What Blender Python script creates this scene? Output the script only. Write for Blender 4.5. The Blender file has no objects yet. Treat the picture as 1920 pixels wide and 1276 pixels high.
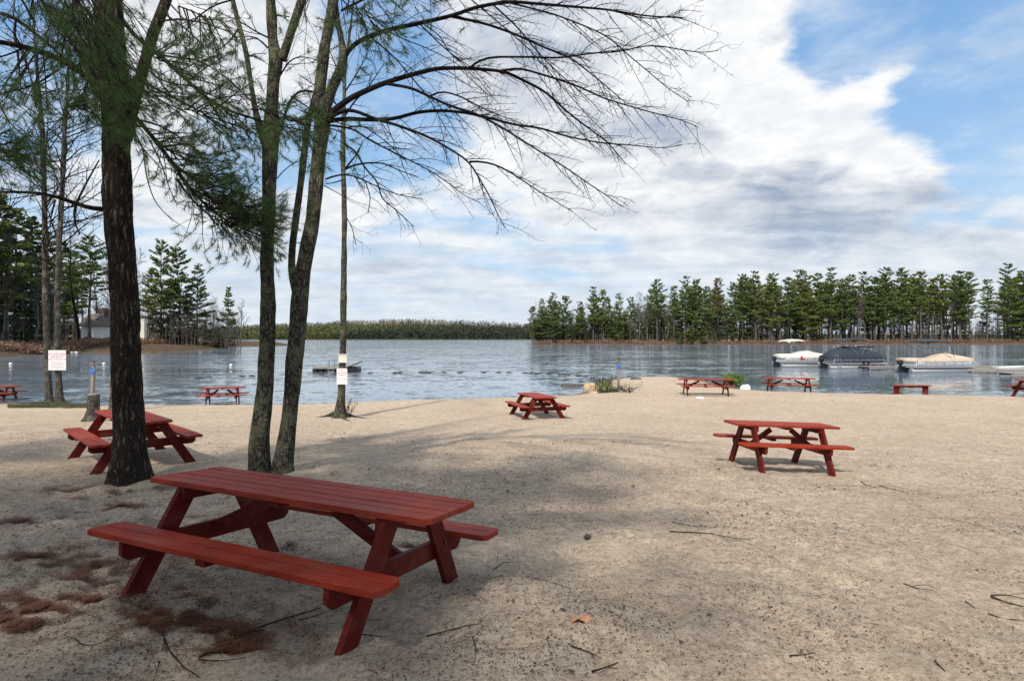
import bpy, math, random
import numpy as np
from mathutils import Vector, Matrix
R = math.radians
scene = bpy.context.scene
COL = scene.collection

# ------------------------------------------------------------------ camera
F = 1150.0; CAMH = 1.84; PITCH = math.atan(5 / 1150.0); ZW = -1.15
cam_d = bpy.data.cameras.new('camera'); cam_d.sensor_width = 36; cam_d.lens = F / 1920 * 36
cam_d.clip_start = .05; cam_d.clip_end = 9000
cam = bpy.data.objects.new('camera', cam_d); COL.objects.link(cam)
cam.location = (0, 0, CAMH); cam.rotation_euler = (R(90) - PITCH, 0, 0)
scene.camera = cam

# ------------------------------------------------------------------ sun, exposure
SUN = Vector((-.35, -.80, 1.0)).normalized()
sd = bpy.data.lights.new('sun', 'SUN'); sd.energy = 4.6; sd.angle = R(2.5); sd.color = (1, .93, .83)
so = bpy.data.objects.new('sun', sd); COL.objects.link(so)
so.rotation_euler = SUN.to_track_quat('Z', 'Y').to_euler()
scene.view_settings.view_transform = 'Standard'; scene.view_settings.look = 'None'
scene.view_settings.exposure = 0.2; scene.view_settings.gamma = 1

# ------------------------------------------------------------------ node helper
class NT:
    def __init__(s, tree): s.t = tree; s.n = tree.nodes; s.l = tree.links
    def new(s, typ, **kw):
        n = s.n.new(typ)
        for k, v in kw.items(): setattr(n, k, v)
        return n
    def put(s, sock, v):
        if v is None: return
        if isinstance(v, bpy.types.NodeSocket): s.l.new(v, sock)
        elif isinstance(v, (tuple, list)):
            sock.default_value = tuple(v) + ((1,) if len(v) == 3 and sock.type == 'RGBA' else ())
        else: sock.default_value = v
    def m(s, op, a, b=None, c=None, clamp=False):
        n = s.new('ShaderNodeMath', operation=op, use_clamp=clamp)
        s.put(n.inputs[0], a); s.put(n.inputs[1], b); s.put(n.inputs[2], c); return n.outputs[0]
    def vm(s, op, a, b=None, sc=None):
        n = s.new('ShaderNodeVectorMath', operation=op); s.put(n.inputs[0], a); s.put(n.inputs[1], b)
        if sc is not None: s.put(n.inputs['Scale'], sc)
        return n.outputs[1] if op in ('DOT_PRODUCT', 'LENGTH') else n.outputs[0]
    def noise(s, vec, scale=5, detail=4, rough=.5, dist=0, out=0, dim='3D'):
        n = s.new('ShaderNodeTexNoise', noise_dimensions=dim); s.put(n.inputs['Vector'], vec); s.put(n.inputs['Scale'], scale)
        s.put(n.inputs['Detail'], detail); s.put(n.inputs['Roughness'], rough); s.put(n.inputs['Distortion'], dist); return n.outputs[out]
    def voro(s, vec, scale=5, feature='F1', out=0, rnd=1):
        n = s.new('ShaderNodeTexVoronoi', feature=feature); s.put(n.inputs['Vector'], vec); s.put(n.inputs['Scale'], scale)
        s.put(n.inputs['Randomness'], rnd); return n.outputs[out]
    def mapv(s, vec, loc=(0, 0, 0), rot=(0, 0, 0), sc=(1, 1, 1), typ='POINT'):
        n = s.new('ShaderNodeMapping', vector_type=typ); s.put(n.inputs['Vector'], vec)
        if typ == 'POINT' or typ == 'TEXTURE': n.inputs['Location'].default_value = loc
        n.inputs['Rotation'].default_value = rot; n.inputs['Scale'].default_value = sc; return n.outputs[0]
    def ramp(s, fac, stops, interp='LINEAR'):
        n = s.new('ShaderNodeValToRGB'); s.put(n.inputs[0], fac); cr = n.color_ramp; cr.interpolation = interp
        while len(cr.elements) < len(stops): cr.elements.new(.5)
        for e, (p, c) in zip(cr.elements, stops):
            e.position = p; e.color = (c, c, c, 1) if isinstance(c, (int, float)) else tuple(c) + (1,)
        return n.outputs[0]
    def mix(s, fac, a, b, blend='MIX'):
        n = s.new('ShaderNodeMix', data_type='RGBA', blend_type=blend); s.put(n.inputs[0], fac)
        s.put(n.inputs[6], a); s.put(n.inputs[7], b); return n.outputs[2]
    def mr(s, v, a, b, c=0, d=1, smooth=False):
        n = s.new('ShaderNodeMapRange'); n.interpolation_type = 'SMOOTHSTEP' if smooth else 'LINEAR'
        for i, x in enumerate((v, a, b, c, d)): s.put(n.inputs[i], x)
        return n.outputs[0]
    def bump(s, h, strength=.5, dist=.01, normal=None):
        n = s.new('ShaderNodeBump'); s.put(n.inputs['Height'], h); s.put(n.inputs['Strength'], strength); s.put(n.inputs['Distance'], dist)
        s.put(n.inputs['Normal'], normal); return n.outputs[0]

# ------------------------------------------------------------------ sky: Nishita + clouds by direction
def azel(px, py):
    az = math.atan((px - 960) / F); return az, math.atan((633 - py) / F * math.cos(az))
w = bpy.data.worlds.new('World'); scene.world = w; w.use_nodes = True
N = NT(w.node_tree); N.n.clear()
sky = N.new('ShaderNodeTexSky', sky_type='NISHITA'); sky.sun_disc = False
sky.sun_elevation = math.asin(SUN.z); sky.sun_rotation = math.atan2(SUN.x, SUN.y); sky.air_density = 1.0; sky.dust_density = .6; sky.ozone_density = 1.6
tc = N.new('ShaderNodeTexCoord').outputs['Generated']
sep = N.new('ShaderNodeSeparateXYZ'); N.put(sep.inputs[0], tc); X, Y, Z = sep.outputs
az = N.m('ARCTAN2', X, Y); el = N.m('ARCSINE', Z)
cmb = N.new('ShaderNodeCombineXYZ'); N.put(cmb.inputs[0], az); N.put(cmb.inputs[1], el); A0 = cmb.outputs[0]
zz = N.m('ADD', N.m('MAXIMUM', Z, 0), .13)
pl = N.new('ShaderNodeCombineXYZ'); N.put(pl.inputs[0], N.m('DIVIDE', X, zz)); N.put(pl.inputs[1], N.m('DIVIDE', Y, zz)); PLN = pl.outputs[0]
wn = N.noise(N.mapv(PLN, sc=(1, 1, 1)), 1.6, 5, .55, 0, 1)
warp = N.vm('SCALE', N.vm('SUBTRACT', wn, (.5, .5, .5)), None, .16)
AW = N.vm('ADD', A0, warp)
wn2 = N.vm('SCALE', N.vm('SUBTRACT', N.noise(N.mapv(A0, sc=(1, 1.6, 1)), 9, 5, .6, 0, 1), (.5, .5, .5)), None, .06)
AW = N.vm('ADD', AW, wn2)
def blobs(lst):
    acc = None
    for px, py, rx, ry, rot, wgt in lst:
        a, e = azel(px, py)
        v = N.mapv(AW, (a, e, 0), (0, 0, R(rot)), (rx / F, ry / F, 1), 'TEXTURE')
        g = N.new('ShaderNodeTexGradient', gradient_type='SPHERICAL'); N.put(g.inputs[0], v)
        s_ = N.m('MULTIPLY', g.outputs['Fac'], wgt); acc = s_ if acc is None else N.m('ADD', acc, s_)
    return acc
cover = blobs([(1330, 130, 430, 330, 0, 1.5), (1560, 330, 480, 230, -12, 1.3), (1030, 120, 380, 250, 0, 1.5), (1680, 130, 200, 60, 28, .8), (620, 350, 160, 70, 0, .8),
               (960, 350, 330, 60, 0, .6), (560, 140, 140, 150, 0, .55), (330, 60, 200, 230, 0, 1.2), (300, 330, 260, 90, 0, .9), (520, 90, 120, 160, 0, .7),
               (1830, 90, 360, 320, -30, -1.9), (1600, 20, 160, 120, 20, -.9), (1900, 240, 150, 130, 0, -.9), (760, 60, 190, 260, 0, -.8), (690, 260, 320, 120, 0, -.95), (1150, 290, 130, 36, 0, -.55),
               (60, 160, 330, 260, 0, -.5), (450, 330, 190, 70, 0, -.7)])
n1 = N.noise(N.mapv(PLN, rot=(0, 0, R(25)), sc=(1, 1.6, 1)), 1.7, 9, .6, .3)
n2 = N.noise(N.mapv(A0, rot=(0, 0, R(-18)), sc=(1, 2.6, 1)), 7, 7, .62, .2)
base = N.m('ADD', N.mr(el, R(2), R(15), .90, .44), N.mr(el, R(36), R(55), 0, .35))  # second term adds unseen cloud overhead to make the skylight less blue
cf = N.m('ADD', N.m('ADD', base, cover), N.m('ADD', N.m('MULTIPLY', N.m('SUBTRACT', n1, .5), 1.2), N.m('MULTIPLY', N.m('SUBTRACT', n2, .5), 1.1)))
cov = N.m('MAXIMUM', N.mr(cf, .16, .90, 0, 1, True), N.mr(N.m('ADD', n2, N.m('MULTIPLY', n1, .6)), .62, 1.15, .02, .55, True))
dark = blobs([(1540, 385, 300, 80, -6, 1.9), (1000, 90, 300, 200, 0, .95), (1240, 240, 180, 90, 0, 1.6), (960, 490, 700, 40, 2, .5), (1700, 470, 420, 40, -4, .6),
              (800, 560, 900, 60, 0, .55), (620, 500, 260, 30, 0, .4), (1350, 120, 330, 200, 0, -.9), (1600, 220, 330, 110, -20, -.9)])
n3 = N.noise(N.mapv(PLN, rot=(0, 0, R(18)), sc=(.8, 1.7, 1)), 2.3, 8, .58, .4)
dk = N.m('ADD', dark, N.m('MULTIPLY', N.m('SUBTRACT', n3, .43), 3.4)); n4 = N.noise(N.mapv(A0, rot=(0, 0, R(-14)), sc=(1, 2.2, 1)), 12, 7, .6, .3); dk = N.m('ADD', dk, N.m('MULTIPLY', N.m('SUBTRACT', n4, .5), 3.2))
dk = N.mr(dk, -.1, 2.0, 0, 1)
skyc = N.mix(1.0, sky.outputs[0], (.098, .104, .112), 'MULTIPLY')
skyc = N.mix(N.mr(el, R(0), R(28), .85, .70), skyc, N.mix(N.mr(el, R(4), R(30)), (.42, .64, .86), (.15, .38, .74)))
white = (.93, .92, .90); grey = (.30, .37, .48)
n5 = N.noise(N.mapv(A0, rot=(0, 0, R(-24)), sc=(1, 1.9, 1)), 20, 8, .62, .3); wsh = N.mix(N.mr(N.m('ADD', N.m('MULTIPLY', n5, .55), N.m('MULTIPLY', n3, .45)), .36, .60), (.72, .755, .80), white); cc = N.mix(dk, wsh, grey)
cc = N.mix(N.mr(el, R(1), R(12), .62, 0), cc, (.60, .70, .80))
hsky = N.mix(N.m('MULTIPLY', cov, .97), skyc, cc)
bg = N.new('ShaderNodeBackground'); N.put(bg.inputs[0], hsky); bg.inputs[1].default_value = 1.0
wo = N.new('ShaderNodeOutputWorld'); N.l.new(bg.outputs[0], wo.inputs[0])

# ------------------------------------------------------------------ numpy noise
def vnoise(x, y, seed=0):
    x = np.asarray(x, float); y = np.asarray(y, float)
    xi = np.floor(x).astype(np.int64); yi = np.floor(y).astype(np.int64); fx = x - xi; fy = y - yi
    u = fx * fx * fx * (fx * (fx * 6 - 15) + 10); v = fy * fy * fy * (fy * (fy * 6 - 15) + 10)
    def h(a, b):
        k = (a * 374761393 + b * 668265263 + seed * 974711) & 0xffffffff
        k = ((k ^ (k >> 13)) * 1274126177) & 0xffffffff; k = k ^ (k >> 16)
        return (k & 0xffff) / 65535.0
    a = h(xi, yi); b = h(xi + 1, yi); c = h(xi, yi + 1); d = h(xi + 1, yi + 1)
    return (a * (1 - u) + b * u) * (1 - v) + (c * (1 - u) + d * u) * v - .5
def fbm(x, y, seed=0, o=4):
    r = 0; a = 1
    for i in range(o): r = r + a * vnoise(x * 2 ** i, y * 2 ** i, seed + i * 7); a *= .5
    return r

# ------------------------------------------------------------------ pixel <-> place
def P(px, py, Y):          # a point at true depth Y
    a = (px - 960) / F; b = (638 - py) / F
    yc = Y / (math.cos(PITCH) + b * math.sin(PITCH))
    return Vector((a * yc, Y, CAMH + yc * (b * math.cos(PITCH) - math.sin(PITCH))))
def onz(px, py, z):
    b = (638 - py) / F; k = b * math.cos(PITCH) - math.sin(PITCH)
    yc = (z - CAMH) / k; return Vector(((px - 960) / F * yc, yc * (math.cos(PITCH) + b * math.sin(PITCH)), z))
shore_px = [(-900, 772), (-300, 764), (-60, 758), (60, 756), (130, 760), (280, 760), (450, 759), (600, 757), (700, 753), (800, 750), (950, 746), (1060, 741), (1088, 737), (1110, 728),
            (1112, 718), (1140, 711), (1190, 708), (1262, 707), (1300, 710), (1330, 716), (1365, 724), (1400, 732), (1450, 735.5), (1550, 738), (1680, 741), (1800, 743), (1920, 745), (2300, 752), (2900, 760)]
SH = np.array([tuple(onz(a, b, ZW))[:2] for a, b in shore_px])
def sdist(x, y):
    x = np.asarray(x, float); y = np.asarray(y, float); d = np.full(x.shape, 1e9)
    for (ax, ay), (bx, by) in zip(SH[:-1], SH[1:]):
        dx, dy = bx - ax, by - ay; t = np.clip(((x - ax) * dx + (y - ay) * dy) / (dx * dx + dy * dy), 0, 1)
        d = np.minimum(d, np.hypot(x - ax - t * dx, y - ay - t * dy))
    poly = np.vstack([SH, [(400, -100), (-400, -100)]]); ins = np.zeros(x.shape, bool); n = len(poly)
    for i in range(n):
        ax, ay = poly[i]; bx, by = poly[(i + 1) % n]
        if ay == by: continue
        c = ((ay > y) != (by > y)) & (x < (bx - ax) * (y - ay) / (by - ay) + ax); ins ^= c
    return np.where(ins, d, -d)
PY = [-60, -10, 0, 3, 4.4, 8, 11, 20.7, 29, 60]; PZ = [.5, .25, .12, .04, 0, -.26, -.41, -.83, -.86, -.9]
def gbase(x, y):
    b = np.interp(y, PY, PZ) - .018 * np.clip(x, -12, 12) * np.exp(-((y - 11) / 6.0) ** 2)
    s = sdist(x, y); lo = ZW + np.where(s > 0, .11 * s, .16 * s)
    k = .08; h = np.clip(.5 + .5 * (b - lo) / k, 0, 1); return b * (1 - h) + lo * h - k * h * (1 - h)
def footprints(x, y):
    C = .46; cx = np.floor(x / C); cy = np.floor(y / C); out = np.zeros(x.shape)
    def h(a, b, k): v = np.sin(a * 127.1 + b * 311.7 + k * 74.7) * 43758.5453; return v - np.floor(v)
    for i in (-1, 0, 1):
        for j in (-1, 0, 1):
            a, b = cx + i, cy + j; fx = (a + .2 + .6 * h(a, b, 1)) * C; fy = (b + .2 + .6 * h(a, b, 2)) * C; th = h(a, b, 3) * 6.283; on = h(a, b, 4) > .35
            dx, dy = x - fx, y - fy; u = dx * np.cos(th) + dy * np.sin(th); v = -dx * np.sin(th) + dy * np.cos(th); w_ = .05 + .012 * np.sin(u * 22); q = (u / .145) ** 2 + (v / w_) ** 2
            out += on * (.6 + .8 * h(a, b, 5)) * (-.021 * np.exp(-q ** 1.5) + .008 * np.exp(-((np.sqrt(q) - 1.45) / .35) ** 2))
    return out
def gdet(x, y):
    near = np.clip((26 - y) / 20, .25, 1)
    n = .055 * fbm(x / .75, y / .75, 3, 2) + .048 * fbm(x / .24, y / .30, 11, 3) + .10 * fbm(x / 3.5, y / 3.5, 21, 2)
    d = np.abs(vnoise(x / .34, y / .34, 5)); n = n - .035 * np.clip(.12 - d, 0, 1) / .12 * .6
    s = np.clip((sdist(x, y) + .2) / 2.0, 0, 1)
    return (n * near + footprints(x, y) * np.clip((20 - y) / 8, 0, 1)) * s
def gz(x, y):
    x = np.atleast_1d(np.asarray(x, float)); y = np.atleast_1d(np.asarray(y, float))
    r = gbase(x, y) + gdet(x, y); return float(r[0]) if r.size == 1 else r
def G(px, py):             # ground point seen at a pixel
    z = -.5
    for _ in range(30):
        p = onz(px, py, z); z = .5 * z + .5 * max(ZW - .03, float(gbase(np.array([p.x]), np.array([p.y]))[0]))
    p = onz(px, py, z); p.z = max(gz(p.x, p.y), ZW - .08); return p
# the sand heaps up where the big table's feet are sunk etc. is left to gdet

# ------------------------------------------------------------------ mesh helpers
def link(name, me, mat=None, parent=None, smooth=False):
    o = bpy.data.objects.new(name, me); COL.objects.link(o)
    if mat is not None:
        for m_ in (mat if isinstance(mat, (list, tuple)) else [mat]): me.materials.append(m_)
    if smooth: me.polygons.foreach_set('use_smooth', np.ones(len(me.polygons), bool))
    if parent is not None: o.parent = parent
    return o
def arr_mesh(name, v, f):
    me = bpy.data.meshes.new(name); v = np.asarray(v, np.float32); f = np.asarray(f, np.int32)
    me.vertices.add(len(v)); me.vertices.foreach_set('co', v.ravel())
    me.loops.add(f.size); me.loops.foreach_set('vertex_index', f.ravel())
    me.polygons.add(len(f)); k = f.shape[1]
    me.polygons.foreach_set('loop_start', np.arange(0, f.size, k, dtype=np.int32)); me.polygons.foreach_set('loop_total', np.full(len(f), k, np.int32))
    me.update(calc_edges=True); return me
def tag(o, label=None, cat=None, group=None, kind=None):
    if label: o['label'] = label
    if cat: o['category'] = cat
    if group: o['group'] = group
    if kind: o['kind'] = kind
    return o
def thing(name, label, cat, loc=(0, 0, 0), rz=0, group=None):
    o = bpy.data.objects.new(name, None); COL.objects.link(o); o.location = loc; o.rotation_euler = (0, 0, rz)
    o.empty_display_size = .2; return tag(o, label, cat, group)
def kids(o): return [c for c in COL.objects if c.parent == o]
def copy_tree(o, parent=None):
    c = o.copy(); COL.objects.link(c)
    if parent is not None: c.parent = parent
    for ch in kids(o): copy_tree(ch, c)
    return c

class MB:                   # mixed polygon builder
    def __init__(s): s.v = []; s.f = []; s.mi = []; s.cur = 0
    def add(s, vs, fs):
        n = len(s.v); s.v += [tuple(p) for p in vs]; s.f += [tuple(i + n for i in f) for f in fs]; s.mi += [s.cur] * len(fs)
    def box(s, c, size, M=None, ch=0.0):
        a, b, d = size[0] / 2, size[1] / 2, size[2] / 2; M = M or Matrix.Identity(4); c = Vector(c)
        if ch <= 0:
            vs = [Vector((x * a, y * b, z * d)) for x in (-1, 1) for y in (-1, 1) for z in (-1, 1)]
            fs = [(0, 1, 3, 2), (4, 6, 7, 5), (0, 4, 5, 1), (2, 3, 7, 6), (0, 2, 6, 4), (1, 5, 7, 3)]
        else:                # box with chamfered edges
            vs = []; idx = {}
            for x in (-1, 1):
                for y in (-1, 1):
                    for z in (-1, 1):
                        for ax in range(3):
                            q = [x * (a - ch), y * (b - ch), z * (d - ch)]; q[ax] = (x * a, y * b, z * d)[ax]
                            idx[(x, y, z, ax)] = len(vs); vs.append(Vector(q))
            fs = []
            for ax in range(3):
                o1, o2 = [k for k in range(3) if k != ax]
                for sg in (-1, 1):
                    loop = []
                    for s1, s2 in ((-1, -1), (1, -1), (1, 1), (-1, 1)):
                        k = [0, 0, 0]; k[ax] = sg; k[o1] = s1; k[o2] = s2; loop.append(idx[tuple(k) + (ax,)])
                    flip = (sg == 1) != (ax != 1); fs.append(tuple(loop[::-1]) if flip else tuple(loop))
            for ax in range(3):
                o1, o2 = [k for k in range(3) if k != ax]
                for s1 in (-1, 1):
                    for s2 in (-1, 1):
                        k = [0, 0, 0]; k[o1] = s1; k[o2] = s2; A_ = list(k); A_[ax] = -1; B_ = list(k); B_[ax] = 1
                        fs.append((idx[tuple(A_) + (o1,)], idx[tuple(B_) + (o1,)], idx[tuple(B_) + (o2,)], idx[tuple(A_) + (o2,)]))
            for x in (-1, 1):
                for y in (-1, 1):
                    for z in (-1, 1): fs.append(tuple(idx[(x, y, z, ax)] for ax in range(3)))
        s.add([M @ v + c if M else v + c for v in vs], fs)
    def beam(s, p, q, w_, t_, up=(0, 0, 1), ch=0.0):   # board from p to q: width w_ along "up"-ish, thickness t_
        p = Vector(p); q = Vector(q); d = q - p; L = d.length; x = d.normalized(); u = Vector(up); y = u.cross(x)
        if y.length < 1e-4: y = Vector((0, 1, 0)).cross(x)
        y.normalize(); z = x.cross(y)
        M = Matrix((x, y, z)).transposed().to_4x4(); s.box((p + q) / 2, (L, t_, w_), M, ch)
    def prism(s, poly, z0, z1, M=None):
        n = len(poly); M = M or Matrix.Identity(4)
        s.add([M @ Vector((x, y, z0)) for x, y in poly] + [M @ Vector((x, y, z1)) for x, y in poly],
              [tuple(range(n))[::-1], tuple(range(n, 2 * n))] + [(i, (i + 1) % n, n + (i + 1) % n, n + i) for i in range(n)])
    def tube(s, pts, r, k=8, caps=True):
        V, Fc = tube_arr(pts, r, k); V = [tuple(x) for x in V]; Fc = [tuple(x) for x in Fc]
        if caps: n = len(V); Fc += [tuple(range(k))[::-1], tuple(range(n - k, n))]
        s.add(V, Fc)
    def build(s, name, mat, parent=None, smooth=False, label=None, fix=True):
        me = bpy.data.meshes.new(name); me.from_pydata(s.v, [], s.f)
        if fix:
            import bmesh
            b = bmesh.new(); b.from_mesh(me); bmesh.ops.recalc_face_normals(b, faces=b.faces); b.to_mesh(me); b.free()
        if s.cur or any(s.mi): me.polygons.foreach_set('material_index', s.mi)
        o = link(name, me, mat, parent, smooth)
        if label: o['label'] = label
        return o
def tube_arr(pts, r, k=8):
    p = np.asarray([tuple(q) for q in pts], float); n = len(p); r = np.broadcast_to(np.asarray(r, float), (n,))
    t = np.gradient(p, axis=0); t /= np.linalg.norm(t, axis=1)[:, None] + 1e-12
    a = np.array([1., 0, 0]) if abs(t[0][0]) < .8 else np.array([0, 1., 0])
    u = np.empty_like(p); c = a - t[0] * (a @ t[0]); c /= np.linalg.norm(c); u[0] = c
    for i in range(1, n):
        c = u[i - 1] - t[i] * (u[i - 1] @ t[i]); c /= np.linalg.norm(c) + 1e-12; u[i] = c
    v = np.cross(t, u); th = np.linspace(0, 2 * np.pi, k, endpoint=False)
    V = p[:, None, :] + r[:, None, None] * (np.cos(th)[None, :, None] * u[:, None, :] + np.sin(th)[None, :, None] * v[:, None, :])
    i = np.arange(n - 1)[:, None] * k; j = np.arange(k)[None, :]; j2 = (j + 1) % k
    Fc = np.stack([i + j, i + j2, i + k + j2, i + k + j], -1).reshape(-1, 4)
    return V.reshape(-1, 3), Fc
class TB:                   # many tubes / quads as one mesh
    def __init__(s): s.V = []; s.F = []; s.n = 0
    def add(s, V, Fc): s.V.append(V); s.F.append(Fc + s.n); s.n += len(V)
    def tube(s, pts, r, k=4): s.add(*tube_arr(pts, r, k))
    def build(s, name, mat, parent=None, off=(0, 0, 0), smooth=True):
        V = np.vstack(s.V) - np.array(tuple(off)); Fc = np.vstack(s.F)
        return link(name, arr_mesh(name, V, Fc), mat, parent, smooth)
def resample(pts, step, smooth=2):
    p = np.asarray([tuple(q) for q in pts], float); d = np.r_[0, np.cumsum(np.linalg.norm(np.diff(p[:, :3], axis=0), axis=1))]
    n = max(3, int(d[-1] / step) + 1); s_ = np.linspace(0, d[-1], n); q = np.stack([np.interp(s_, d, p[:, i]) for i in range(p.shape[1])], 1)
    for _ in range(smooth):
        m_ = q.copy(); w_ = max(1, int(n / (len(p) * 3)))
        for i in range(1, n - 1):
            a = min(w_, i, n - 1 - i); m_[i] = q[i - a:i + a + 1].mean(0)
        q = m_
    return q
def cards(cent, nrm_bias, size, rng, aspect=.6, up=1.0):
    """leaf-clump quads: centres (n,3), random orientation"""
    n = len(cent); a = rng.normal(size=(n, 3)); a[:, 2] *= nrm_bias; a /= np.linalg.norm(a, axis=1)[:, None]
    b = rng.normal(size=(n, 3)); b[:, 2] *= nrm_bias; b -= a * (a * b).sum(1)[:, None]; b /= np.linalg.norm(b, axis=1)[:, None]
    s_ = (size * rng.uniform(.6, 1.4, n))[:, None]; a = a * s_; b = b * s_ * aspect
    V = np.stack([cent - a - b * .4, cent + a * .2 - b, cent + a + b * .3, cent - a * .3 + b], 1).reshape(-1, 3)
    return V, np.arange(n * 4).reshape(n, 4)

# ------------------------------------------------------------------ materials
def pmat(name, color=(.5, .5, .5), rough=.6, spec=.5, metal=0):
    m_ = bpy.data.materials.new(name); m_.use_nodes = True; n = NT(m_.node_tree); b = n.n['Principled BSDF']
    b.inputs['Roughness'].default_value = rough; b.inputs['Metallic'].default_value = metal
    b.inputs['Specular IOR Level'].default_value = spec
    if color: b.inputs['Base Color'].default_value = tuple(color) + (1,)
    return m_, n, b
def simple(name, color, rough=.6, metal=0, var=.15, scale=6, spec=.5):
    m_, n, b = pmat(name, color, rough, spec, metal)
    oc = n.new('ShaderNodeTexCoord').outputs['Object']
    f = n.noise(oc, scale, 6, .6); c1 = [c * (1 - var) for c in color]; c2 = [min(1, c * (1 + var)) for c in color]
    n.put(b.inputs['Base Color'], n.mix(n.mr(f, .3, .7), c1, c2)); n.put(b.inputs['Roughness'], n.mr(f, .3, .7, rough * .85, min(1, rough * 1.15))); return m_
MAT = {}
def sand_mat():
    m_, n, b = pmat('sand', None, .95, .25)
    g = n.new('ShaderNodeNewGeometry'); pos = g.outputs['Position']; sp = n.new('ShaderNodeSeparateXYZ'); n.put(sp.inputs[0], pos)
    big = n.noise(pos, .45, 5, .6); mid = n.noise(pos, 4.5, 6, .65); fine = n.noise(pos, 70, 5, .75); gr = n.noise(pos, 330, 2, .6)
    c = n.mix(n.mr(big, .35, .65), (.65, .52, .385), (.80, .655, .495))
    c = n.mix(n.mr(mid, .35, .7, 0, .55), c, (.35, .255, .175))
    c = n.mix(n.mr(fine, .34, .50, .75, 0), c, (.20, .145, .10)); c = n.mix(n.mr(n.noise(pos, 24, 5, .78), .37, .52, .8, 0), c, (.20, .145, .10)); c = n.mix(n.mr(n.noise(pos, 8, 6, .75), .36, .52, .55, 0), c, (.24, .175, .12))
    c = n.mix(n.mr(gr, .34, .52, .7, 0), c, (.13, .10, .08))
    c = n.mix(n.mr(gr, .54, .70, 0, .6), c, (.72, .62, .50))
    # small dark bits lying in the sand, denser inland
    pw_ = n.vm('ADD', pos, n.vm('SCALE', n.vm('SUBTRACT', n.noise(pos, 60, 3, .7, 0, 1), (.5, .5, .5)), None, .035)); v = n.voro(pw_, 30, 'F1', 0); vc = n.voro(pw_, 30, 'F1', 1); sc_ = n.new('ShaderNodeSeparateColor'); n.put(sc_.inputs[0], vc)
    dens = n.mr(sp.outputs[1], 7, 20, .8, .08)
    spot = n.m('MULTIPLY', n.m('LESS_THAN', v, n.m('ADD', n.m('MULTIPLY', sc_.outputs[1], .22), .05)), n.m('LESS_THAN', sc_.outputs[0], n.m('MULTIPLY', dens, n.mr(n.noise(pos, .8, 3), .35, .65, .3, 1.3))))
    c = n.mix(n.m('MULTIPLY', spot, .85), c, (.05, .035, .025))
    wet = n.mr(n.m('ADD', sp.outputs[2], n.m('MULTIPLY', n.noise(pos, 1.2, 3), .06)), ZW + .02, ZW + .13, 1, 0)
    c = n.mix(wet, c, (.15, .11, .075)); n.put(b.inputs['Base Color'], c); n.put(b.inputs['Roughness'], n.mr(wet, 0, 1, .95, .5))
    h = n.m('ADD', n.m('MULTIPLY', n.noise(pos, 18, 6, .7), 1.0), n.m('ADD', n.m('MULTIPLY', gr, .22), n.m('MULTIPLY', fine, .35)))
    n.put(b.inputs['Normal'], n.bump(h, 1.0, .035)); return m_
MAT['sand'] = sand_mat()
def paint_mat(name, c1, c2, seed=0):
    m_, n, b = pmat(name, None, .5, .12)
    oc = n.new('ShaderNodeTexCoord').outputs['Object']; g = n.mapv(oc, (seed, 0, 0), sc=(1.2, 14, 14))
    grain = n.noise(g, 6, 8, .65, .4); pat = n.noise(oc, 3.2, 6, .65); spk = n.noise(oc, 42, 3, .6)
    c = n.mix(n.mr(pat, .3, .7), c1, c2); c = n.mix(n.mr(grain, .48, .66, 0, .7), c, [x * .45 for x in c1])
    c = n.mix(n.mr(spk, .69, .73, 0, .5), c, (.24, .15, .11)); c = n.mix(n.mr(n.noise(oc, 2.3, 7, .75), .50, .68, 0, .30), c, (.24, .10, .07))
    n.put(b.inputs['Base Color'], c); n.put(b.inputs['Roughness'], n.mr(pat, .25, .75, .42, .7))
    n.put(b.inputs['Normal'], n.bump(n.m('ADD', grain, n.m('MULTIPLY', spk, .2)), .35, .004)); return m_
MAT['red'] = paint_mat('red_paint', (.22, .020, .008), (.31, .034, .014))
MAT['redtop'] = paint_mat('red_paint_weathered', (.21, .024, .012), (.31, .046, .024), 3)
MAT['redshade'] = paint_mat('red_paint_shaded', (.085, .007, .005), (.13, .012, .008), 5)  # table red made darker: shade below the boards put into the colour
def bark_mat(name, dark, ridge, zs=.22, sc=28, lichen=None, moss=0, bumpd=.02, furrow=(.03, .20)):
    m_, n, b = pmat(name, None, .95, .08)
    oc = n.new('ShaderNodeTexCoord').outputs['Object']
    wv_ = n.vm('ADD', oc, n.vm('SCALE', n.vm('SUBTRACT', n.noise(oc, sc * .35, 4, .6, 0, 1), (.5, .5, .5)), None, 2.2 / sc))
    v = n.mapv(wv_, sc=(1, 1, zs)); e = n.voro(v, sc, 'DISTANCE_TO_EDGE', 0); vc = n.voro(v, sc, 'F1', 1)
    r2 = n.noise(n.mapv(oc, sc=(1, 1, .45)), sc * 2.4, 6, .72); r3 = n.noise(oc, 1.6, 4, .6); s3 = n.new('ShaderNodeSeparateColor'); n.put(s3.inputs[0], vc)
    f = n.m('MULTIPLY', n.mr(e, furrow[0], furrow[1], 0, 1, True), n.mr(r2, .38, .56, .12, 1))
    c = n.mix(n.m('MULTIPLY', f, n.mr(s3.outputs[0], 0, 1, .55, 1)), dark, ridge); c = n.mix(n.mr(r3, .38, .66, 0, .5), c, n.mix(1.0, c, (.4, .4, .4), 'MULTIPLY'))
    if lichen: c = n.mix(n.m('MULTIPLY', n.m('MULTIPLY', n.mr(n.noise(oc, 3.0, 7, .72), .50, .58), n.mr(r2, .35, .5)), .8), c, lichen)
    if moss: c = n.mix(n.m('MULTIPLY', n.mr(n.noise(oc, 5.5, 7, .72), .56, .62), moss), c, (.19, .20, .085))
    n.put(b.inputs['Base Color'], c); n.put(b.inputs['Normal'], n.bump(f, 1.0, bumpd)); return m_
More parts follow.
